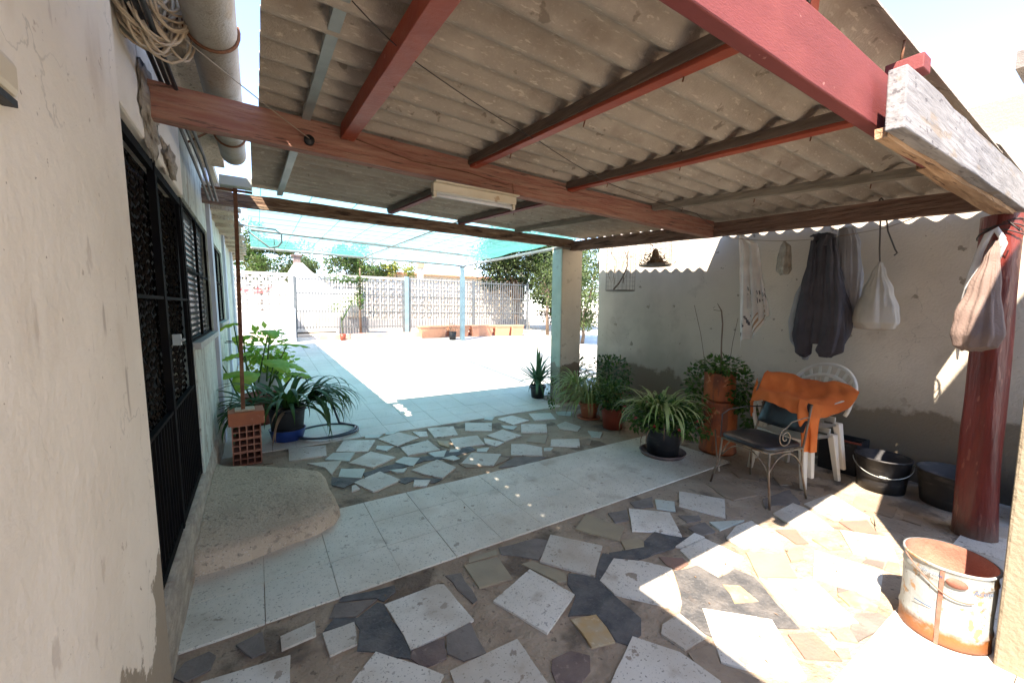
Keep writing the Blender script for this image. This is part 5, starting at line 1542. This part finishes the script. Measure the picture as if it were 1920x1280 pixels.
# stacked rusty drums with trailing plant and sticks
DXX, DYY = 4.22, .27
dm = thing('drum_planter', 'two stacked rusty orange drums holding a trailing ivy plant and bare sticks', 'planter', (DXX, DYY, 0))
MB().lathe([(0, 0), (.185, 0), (.185, .03), (.178, .05), (.175, .52), (.182, .54), (.182, .555), (.15, .56)], (DXX, DYY, .004), 36, wob=.04).build('lower_drum', 'drum', dm)
MB().lathe([(.11, 0), (.165, 0), (.158, .02), (.155, .26), (.163, .275), (.163, .29), (.150, .29), (.148, .25), (0, .25)], (DXX-.01, DYY, .575), 36, wob=.05, seed=4).build('upper_drum', 'drum', dm)
b = MB()
leafcloud(b, (DXX, DYY, .93), (.22, .24, .10), 420, .055, 51, mi2=1)
leafcloud(b, (DXX-.02, DYY-.24, .72), (.13, .12, .25), 300, .055, 52, mi2=1)
leafcloud(b, (DXX+.0, DYY-.32, .45), (.09, .08, .18), 90, .06, 55)
leafcloud(b, (DXX-.08, DYY+.24, .70), (.13, .12, .24), 260, .055, 53, mi2=1)
leafcloud(b, (DXX-.18, DYY+.02, .50), (.05, .10, .14), 40, .06, 54)
leafcloud(b, (DXX-.1, DYY+.22, .35), (.1, .1, .18), 70, .055, 56, mi2=1)
b.build('leaves', ['leaf_mid', 'leaf_dark'], dm)
b = MB()
b.tube([(DXX, DYY, .8), (DXX-.02, DYY, 1.2), (DXX, DYY+.01, 1.38), (DXX, DYY+.03, 1.52), (DXX, DYY+.08, 1.60)], [.009, .008, .008, .007, .003], 6)
b.tube([(DXX, DYY+.03, 1.52), (DXX, DYY+.12, 1.53)], .003, 5)
b.tube([(DXX, DYY+.18, .9), (DXX-.02, DYY+.24, 1.25), (DXX, DYY+.35, 1.58)], .003, 5)
b.tube([(DXX, DYY-.08, .9), (DXX-.02, DYY-.12, 1.2), (DXX, DYY-.15, 1.45)], .003, 5)
b.build('sticks', 'bark', dm)

# leaning sticks and floor litter
b = MB()
b.tube([(3.98, .16, .30), (3.72, -.02, .14), (3.55, -.15, .06)], .006, 6)
b.tube([(3.95, .05, .05), (3.62, -.10, .10), (3.60, -.13, .16)], .004, 5)
b.build('dead_branch', 'wire_light', label='thin dead branch leaning between the drum planter and the black chair', cat='branch')
b = MB()
rr = random.Random(77)
for k in range(230):
    q = rr.random()
    if q < .45: x, y = rr.gauss(4.15, .28), rr.gauss(-.05, .3)
    elif q < .75: x, y = rr.gauss(4.0, .5), rr.gauss(1.2, .6)
    else: x, y = rr.uniform(0, 4.6), rr.uniform(-1.4, 2.4)
    if x > 4.9: continue
    b.leaf((x, y, .0115+rr.random()*.004), (rr.uniform(-1, 1), rr.uniform(-1, 1), rr.uniform(0, .12)), (rr.uniform(-.3, .3), rr.uniform(-.3, .3), 1), rr.uniform(.012, .03), rr.uniform(.006, .014))
b.build('leaf_litter', 'leaf_dry', kind='stuff', label='dry leaf litter scattered on the porch floor', cat='litter')

# ================================================================ PERGOLA WITH SHADE NET
pg = thing('pergola', 'steel pergola stretched with a teal shade net beyond the porch', 'pergola', (3, 6.5, 2.7))
ZN0, ZN1 = 2.78, 2.87                                    # height near the porch, height at the far edge
def zn(y): return ZN0+(ZN1-ZN0)*(y-3.1)/(9.9-3.1)
b = MB()
b.tube([(-.05, 9.15, zn(9.2)), (5.75, 9.95, zn(9.95))], .030, 10)
b.tube([(5.75, 9.95, zn(9.95)), (4.65, 3.12, 2.62)], .028, 10)
b.build('edge_tube', 'galv', pg)
MB().tube([(-.02, 6.45, zn(6.5)+.03), (5.3, 7.3, zn(7)+.0)], .026, 10).build('middle_tube', 'galv', pg)
MB().tube([(2.58, 9.55, zn(9.5)+.02), (2.60, 3.1, zn(3.1)+.02)], .018, 8).build('cross_tube', 'galv', pg)
b = MB()
for k in range(14):
    y0 = 3.3+k*.48
    b.tube([(-.05, y0-.15, zn(y0)+.03), (4.6+.16*(y0-3), y0+.25, zn(y0)+.03)], .004, 4)
for k in range(10):
    x0 = .1+k*.52
    b.tube([(x0, 3.1, zn(3.1)+.034), (x0+.05*k/9, 9.25, zn(9.3)+.034)], .004, 4)
for k in range(6):
    x0 = .3+k*.9
    b.tube([(x0, 9.25+.13*x0, zn(9.4)+.02), (x0+.04, 9.22+.13*x0, zn(9.3)-.08)], .006, 4)
b.build('net_cord', 'net_rope', pg)
def netf(u, v):
    y = 3.12+6.2*v
    x = -.05+(4.68+.155*(y-3.12)+.06)*u
    y2 = y+.128*x*v
    return (x, y2, zn(y2)+.045+.03*noise.noise(Vector((x*1.1, y*1.1, 0)))-(.12*u*(1-v) if u > .8 else 0))
MB().grid(netf, 40, 40).build('shade_net', 'net', pg)
pp = MB().box((5.66, 9.86, zg(9.9)-.05), (5.78, 9.98, ZN1-.03)).build('post', 'steel_blue', pg)
MB().box((5.62, 9.84, ZN1-.03), (5.82, 10.0, ZN1+.0)).build('post_cap', 'steel_dark', pp)

# ================================================================ YARD BOUNDARY
def fence(x0, x1, y, n, label, zb, zt):
    f = thing('railing_fence', label, 'fence', ((x0+x1)/2, y, zg(y)))
    b = MB()
    for i in range(n):
        x = x0+(x1-x0)*(i+.5)/n
        b.box((x-.011, y-.011, zb+.02), (x+.011, y+.011, zt+(.06 if i % 2 else .0)))
    for z in (zb+.06, zb+.55, zb+1.1, zt-.05):
        b.box((x0+.03, y-.02, z), (x1-.03, y-.0125, z+.03))
    b.build('railing', 'steel_dark', f)
    k = max(2, int((x1-x0)/2.2)+1)
    for i in range(k):
        x = x0+(x1-x0)*i/(k-1)
        MB().box((x-.035, y-.035, zg(y)-.05), (x+.035, y+.035, zt+.04)).build('post', 'steel_dark', f)
YF = 11.6
fence(1.0, 4.3, YF, 38, 'dark railing fence across the back left of the yard, climbing plant on it', .80, 2.38)
fence(4.50, 9.45, YF, 48, 'dark railing fence across the back right of the yard behind the terracotta troughs', .78, 2.50)
MB().box((4.33, YF-.06, zg(YF)-.05), (4.46, YF+.06, 2.56)).build('steel_gatepost', 'steel_blue', label='blue-grey steel gatepost between the two stretches of railing', cat='post')
gt = thing('side_gate', 'low thin grey metal gate at the right end of the railing fence', 'gate', (10.2, 11.6, zg(11.6)))
b = MB()
for z in (.62, 1.1, 2.05): b.tube([(9.55, 11.6, z), (11.4, 11.6, z)], .02, 6)
for x in (9.55, 11.4): b.tube([(x, 11.6, .5), (x, 11.6, 2.08)], .028, 6)
b.build('gate_frame', 'galv', gt)
b = MB()
for i in range(20): b.tube([(9.6+i*.09, 11.6, .62), (9.6+i*.09, 11.6, 1.1)], .006, 4)
b.build('gate_bars', 'galv', gt)

kb = thing('brick_kerb', 'low pink brick kerb bed along the foot of the back railing', 'kerb', (3.6, 11.0, zg(11)))
MB().box((1.55, 10.85, zg(11)-.05), (6.0, 10.98, zg(11)+.17)).build('kerb_course', 'kerb_pink', kb, bevel=.015)
MB().box((1.55, 10.985, zg(11)-.05), (9.4, 11.45, zg(11)+.12)).build('bed_soil', 'kerb_pink', kb)
GT = 'terracotta troughs along the back fence'
def trough(x, y, L, label, h=.40):
    z = zg(y)
    t = thing('terracotta_trough', label, 'planter', (x, y, z), 0, GT)
    b = MB()
    n = 10
    def ring(w, d, zz): return [(x+w*(1 if i in (1, 2) else -1)/1, y+d*(1 if i > 1 else -1), zz) for i in range(4)]
    rs = [ring(L*.42, .13, z), ring(L*.48, .165, z+h-.06), ring(L*.5, .18, z+h-.06), ring(L*.5, .18, z+h), ring(L*.47, .155, z+h), ring(L*.45, .15, z+h-.05)]
    vs = [v for r_ in rs for v in r_]
    fs = [(0, 3, 2, 1)]+[(i*4+k, i*4+(k+1) % 4, i*4+4+(k+1) % 4, i*4+4+k) for i in range(5) for k in range(4)]
    b.add(vs, fs).build('trough', 'terra_light', t, bevel=.01)
    MB().box((x-L*.44, y-.145, z+h-.07), (x+L*.44, y+.145, z+h-.048)).build('soil', 'soil', t)
trough(5.0, 10.75, .95, 'terracotta trough at the left, just left of the pergola post')
trough(5.95-.0, 10.80, .80, 'terracotta trough right behind the pergola post')
trough(6.85, 10.75, .9, 'long terracotta trough just right of the pergola post')
trough(7.65, 10.65, .60, 'terracotta trough second from the right along the fence')
trough(8.25, 10.6, .52, 'rightmost terracotta trough along the back fence')

# pierced block wall, whitewashed
def lattice(b, x0, x1, y, z0, rows, s=.30, mi=0):
    n = int((x1-x0)/s)
    w = .042
    for j in range(rows):
        for i in range(n):
            x = x0+i*s; z = z0+j*s
            yy = y+.0005*((i+j) % 2)
            b.box((x, yy-.06, z), (x+s, yy+.06, z+w), mi)
            b.box((x, yy-.058, z+w), (x+w, yy+.058, z+s), mi)
            c = Vector((x+w+(s-w)/2, yy, z+w+(s-w)/2)); hh = (s-w)/2
            b.bar(c+Vector((-hh, 0, -hh)), c+Vector((hh, 0, hh)), .10, .04, mi, up=(0, 1, 0))
            b.bar(c+Vector((-hh, .002, hh)), c+Vector((hh, .002, -hh)), .098, .04, mi, up=(0, 1, 0))
            b.box((x+w+hh-.045, yy-.052, z+w+hh-.045), (x+w+hh+.045, yy+.052, z+w+hh+.045), mi)
YL = 13.5
ga = zg(YL)
bw = thing('block_wall', 'whitewashed pierced block wall closing the yard at the back', 'wall', (4.5, YL, ga))
MB().box((-1.2, YL-.08, ga-.1), (.80, YL+.08, ga+.62)).build('solid_base', 'lattice_grey', bw)
MB().box((.95, YL-.07, ga-.1), (10.75, YL+.07, ga+.34)).build('solid_base', 'lattice_grey', bw)
b = MB(); lattice(b, -1.2, .90, YL, ga+.63, 4); b.box((-1.2, YL-.07, ga+1.84), (.95, YL+.07, ga+1.93)); b.build('pierced_blocks', 'lattice', bw)
b = MB(); lattice(b, .95, 10.7, YL, ga+.345, 5); b.box((.96, YL-.07, ga+1.88), (10.75, YL+.07, ga+1.96)); b.build('pierced_blocks', 'lattice', bw)
b = MB()
rr = random.Random(2)
# remains of red lettering on the left stretch
for (t0, x) in (('S', -.40), ('E', -.14), ('V', .12), ('E', .36)):
    pass
b.box((-.47, YL-.075, ga+1.31), (-.37, YL-.062, ga+1.36)).box((-.30, YL-.075, ga+1.24), (-.27, YL-.062, ga+1.40)).box((-.27, YL-.075, ga+1.31), (-.16, YL-.062, ga+1.34)).box((-.05, YL-.075, ga+1.24), (.22, YL-.062, ga+1.28)).box((.0, YL-.075, ga+1.36), (.18, YL-.062, ga+1.40)).bar((.28, YL-.07, ga+1.28), (.46, YL-.07, ga+1.46), .012, .05, up=(0, 1, 0))
b.build('red_lettering', 'banner_red', bw)
# white stepped gable and chimney
gb = thing('white_outhouse', 'small white sloped outhouse with brick chimney at the back left', 'outhouse', (1.5, 13.0, zg(13)))
g0 = zg(13)
b = MB()
prof = [(.95, 0), (3.05, 0), (3.05, .75), (1.60, 2.02), (1.34, 2.28), (1.12, 2.28), (.95, 2.0)]
n = len(prof)
b.add([(x, 12.9, g0+z) for x, z in prof]+[(x, 13.35, g0+z) for x, z in prof], [tuple(range(n)), tuple(reversed(range(n, 2*n)))]+[(i, n+i, n+(i+1) % n, (i+1) % n) for i in range(n)])
b.build('wall', 'white_gable', gb)
MB().box((1.10, 13.0, g0+2.281), (1.30, 13.25, g0+2.50)).box((1.05, 12.96, g0+2.501), (1.35, 13.29, g0+2.55)).build('chimney', 'plum_stone', gb)
MB().box((.55, 10.6, zg(11)-.05), (.93, 13.38, g0+.80)).build('side_wall', 'lilac_wall', gb)

MB().box((5.66, 13.9, .6), (5.84, 14.1, 3.12)).box((5.62, 13.86, 3.121), (5.88, 14.14, 3.34), 1).build('street_post', ['pillar', 'terra_light'], label='concrete post with orange clay cap standing behind the pierced wall', cat='post')
an = MB()
an.tube([(4.52, 16.9, .5), (4.52, 16.9, 3.65)], .05, 8)
an.tube([(4.52, 16.9, 3.45), (4.25, 16.9, 3.72)], .035, 6).tube([(4.52, 16.9, 3.45), (4.78, 16.9, 3.74)], .035, 6).tube([(4.52, 16.9, 3.3), (4.42, 16.9, 3.25)], .04, 6)
an.build('forked_pole', 'steel_dark', label='thin dark forked pole behind the fence under the pergola edge', cat='pole')
MB().tube([(6.2, 19, .5), (6.2, 19, 4.3)], .035, 6).build('utility_pole', 'galv', label='far thin grey pole seen above the pierced wall', cat='pole')
# long low beige building beyond the wall
fh = thing('low_building', 'long low beige building beyond the pierced wall', 'building', (9, 17, .6))
MB().box((4.6, 16.5, .4), (12.5, 20, 3.05)).build('wall', 'roof_beige', fh)
MB().box((4.5, 16.4, 3.051), (12.6, 20.1, 3.13)).build('roof', 'terra_light', fh)

# white tank on the fence line, thin saplings
tk = thing('water_tank', 'white plastic tank standing behind the left railing', 'tank', (2.9, 12.3, zg(12.3)))
MB().lathe([(0, 0), (.42, 0), (.45, .05), (.45, .85), (.40, .92), (0, .95)], (2.75, 12.35, zg(12.3)+.55), 28).build('tank_body', 'white_plastic', tk)
MB().box((2.3, 12.0, zg(12.3)-.02), (3.2, 12.7, zg(12.3)+.545)).build('tank_stand', 'lattice_grey', tk)
cp = thing('climbing_plant', 'green climbing plant growing up a post on the left railing', 'plant', (2.85, 11.5, zg(11.5)))
MB().tube([(2.85, 11.50, .5), (2.84, 11.5, 1.6), (2.86, 11.5, 2.75)], [.04, .035, .02], 7).build('stem', 'bark', cp)
b = MB(); leafcloud(b, (2.85, 11.48, 2.05), (.16, .1, .6), 420, .07, 61, mi2=1); leafcloud(b, (2.5, 11.45, 2.38), (.7, .14, .10), 420, .07, 62); leafcloud(b, (2.35, 11.5, 1.55), (.35, .1, .05), 90, .05, 63)
b.build('leaves', ['leaf_mid', 'leaf_tree'], cp)
sp = thing('potted_sapling', 'thin bare sapling in a dark pot before the left railing', 'potted plant', (2.17, 10.7, zg(10.7)))
MB().lathe([(0, 0), (.07, 0), (.09, .2), (0, .19)], (2.17, 10.7, zg(10.7)), 16).build('pot', 'clay_dark', sp)
b = MB(); b.tube([(2.17, 10.7, .65), (2.14, 10.7, 1.2), (2.18, 10.7, 1.5)], [.012, .01, .006], 6)
b.tube([(2.15, 10.7, 1.1), (2.5, 10.75, 1.75)], [.02, .008], 6).build('stem', 'leaf_mid', sp)
b = MB(); leafcloud(b, (2.45, 10.7, 1.72), (.4, .12, .08), 90, .07, 64); leafcloud(b, (1.95, 10.7, 1.5), (.15, .1, .12), 60, .07, 65); b.build('leaves', 'leaf_mid', sp)
# round plant pot and planter beside pergola post
wp = thing('weed_pot', 'dry weedy plant in a dark pot beside the pergola post', 'potted plant', (5.45, 10.1, zg(10)))
MB().lathe([(0, 0), (.10, 0), (.13, .28), (0, .27)], (5.45, 10.1, zg(10)), 18).build('pot', 'black_plastic', wp)
b = MB(); leafcloud(b, (5.4, 10.05, zg(10)+.42), (.2, .18, .2), 160, .05, 66); b.build('leaves', 'leaf_dry', wp)

# ================================================================ TREES
def tree(name, label, x, y, h, cr_, trunk_h, leafs, lm, seed, clumps=26, group=None, flat=1.0, zb=None, thick=.12, lsize=.11):
    rr = random.Random(seed)
    z0 = zg(y)-.05 if zb is None else zb
    t = thing(name, label, 'tree', (x, y, z0), 0, group)
    b = MB()
    top = z0+trunk_h
    b.tube([(x, y, z0), (x+rr.uniform(-.1, .1), y, z0+trunk_h*.5), (x+rr.uniform(-.2, .2), y, top)], [thick, thick*.8, thick*.6], 9)
    cs = []
    for k in range(clumps):
        d = Vector((rr.gauss(0, 1), rr.gauss(0, 1), rr.gauss(0, 1))).normalized()*(rr.random()**.4)
        c = Vector((x+d.x*cr_[0], y+d.y*cr_[1], z0+h-cr_[2]+d.z*cr_[2]))
        cs.append(c)
        if k % 2 == 0:
            m = Vector((x, y, top)).lerp(c, .5)+Vector((rr.uniform(-.1, .1), rr.uniform(-.1, .1), -.1))
            b.tube([(x, y, top-.1), m, c], [thick*.45, thick*.25, thick*.08], 6)
    b.build('trunk', 'bark', t)
    b = MB()
    for c in cs:
        s = rr.uniform(.55, 1.15)*(cr_[0]+cr_[2])*.20
        dens = rr.choice([.6, 1, 1, 1.3])
        leafcloud(b, c, (s*1.15, s*1.15, s*.85*flat), int(leafs/clumps*dens), lsize, rr.randint(0, 9999), mi2=1)
    b.build('crown', lm, t)
    return t
tree('conifer_tree', 'dark bushy cypress overhanging the right end of the back fence', 9.6, 12.6, 4.3, (1.9, 1.0, 1.35), 1.3, 16000, ['leaf_cyp', 'leaf_tree'], 71, 44, thick=.10, lsize=.12)
tree('dense_tree', 'dense dark green tree standing over the side gate', 11.4, 12.1, 4.6, (1.5, 1.0, 2.0), .8, 16000, ['leaf_cyp', 'leaf_mid'], 72, 46, thick=.09, lsize=.12)
tree('leaning_tree', 'slim dark-trunked tree beside the gate with drooping leaves', 9.6, 10.4, 3.3, (.8, .7, 1.0), 1.9, 2200, ['leaf_tree', 'leaf_cyp'], 73, 14, thick=.07, lsize=.09)
tree('bright_tree', 'sunlit light green tree seen between the pillar and the garden wall', 9.4, 8.2, 3.8, (1.1, 1.0, 1.6), .7, 11000, ['leaf_tree2', 'leaf_tree'], 74, 24, thick=.07, lsize=.09)
tree('olive_tree', 'pale grey-green tree above the left end of the pierced wall', .2, 17.5, 3.9, (1.6, 1.2, 1.0), 1.4, 12000, ['leaf_tree2', 'leaf_mid'], 75, 22)
tree('round_bush_tree', 'green bushy tree behind the white outhouse chimney', 2.1, 19.5, 3.4, (1.2, 1.0, .8), 1.2, 6000, ['leaf_tree2', 'leaf_tree'], 78, 16)
tree('feathery_tree', 'light feathery green tree rising above the railing in the middle', 3.6, 16.0, 3.35, (1.4, .9, .65), 1.3, 7500, ['leaf_tree2', 'leaf_mid'], 76, 20)
tree('yellow_shrub_tree', 'yellow-green shrub topping the wall right of the forked pole', 5.3, 15.6, 2.95, (.8, .7, .35), 1.4, 1500, ['leaf_yellow', 'leaf_tree2'], 77, 12)
# trees well beyond, so that the horizon closes
rr = random.Random(5)
for k, (x, y, lab) in enumerate([(-2.5, 24, 'far tree behind the left house corner'), (14.5, 16, 'large far tree right of the long beige building'), (17, 11, 'far tree showing right of the side gate')]):
    tree('far_tree', lab, x, y, 3.8 if k == 0 else 5.0, (2.2, 1.5, 1.4), 1.8, 3200, ['leaf_tree', 'leaf_mid'], 90+k, 18, thick=.15, lsize=.16)

# far neighbour chimney stub at the top right
MB().box((5.02, -1.80, 3.40), (5.4, -1.455, 3.53)).box((5.10, -1.80, 3.15), (5.36, -1.50, 3.399)).build('wall_cap_block', 'grey_stone', label='grey stone block capping the garden wall at the top right edge', cat='block')
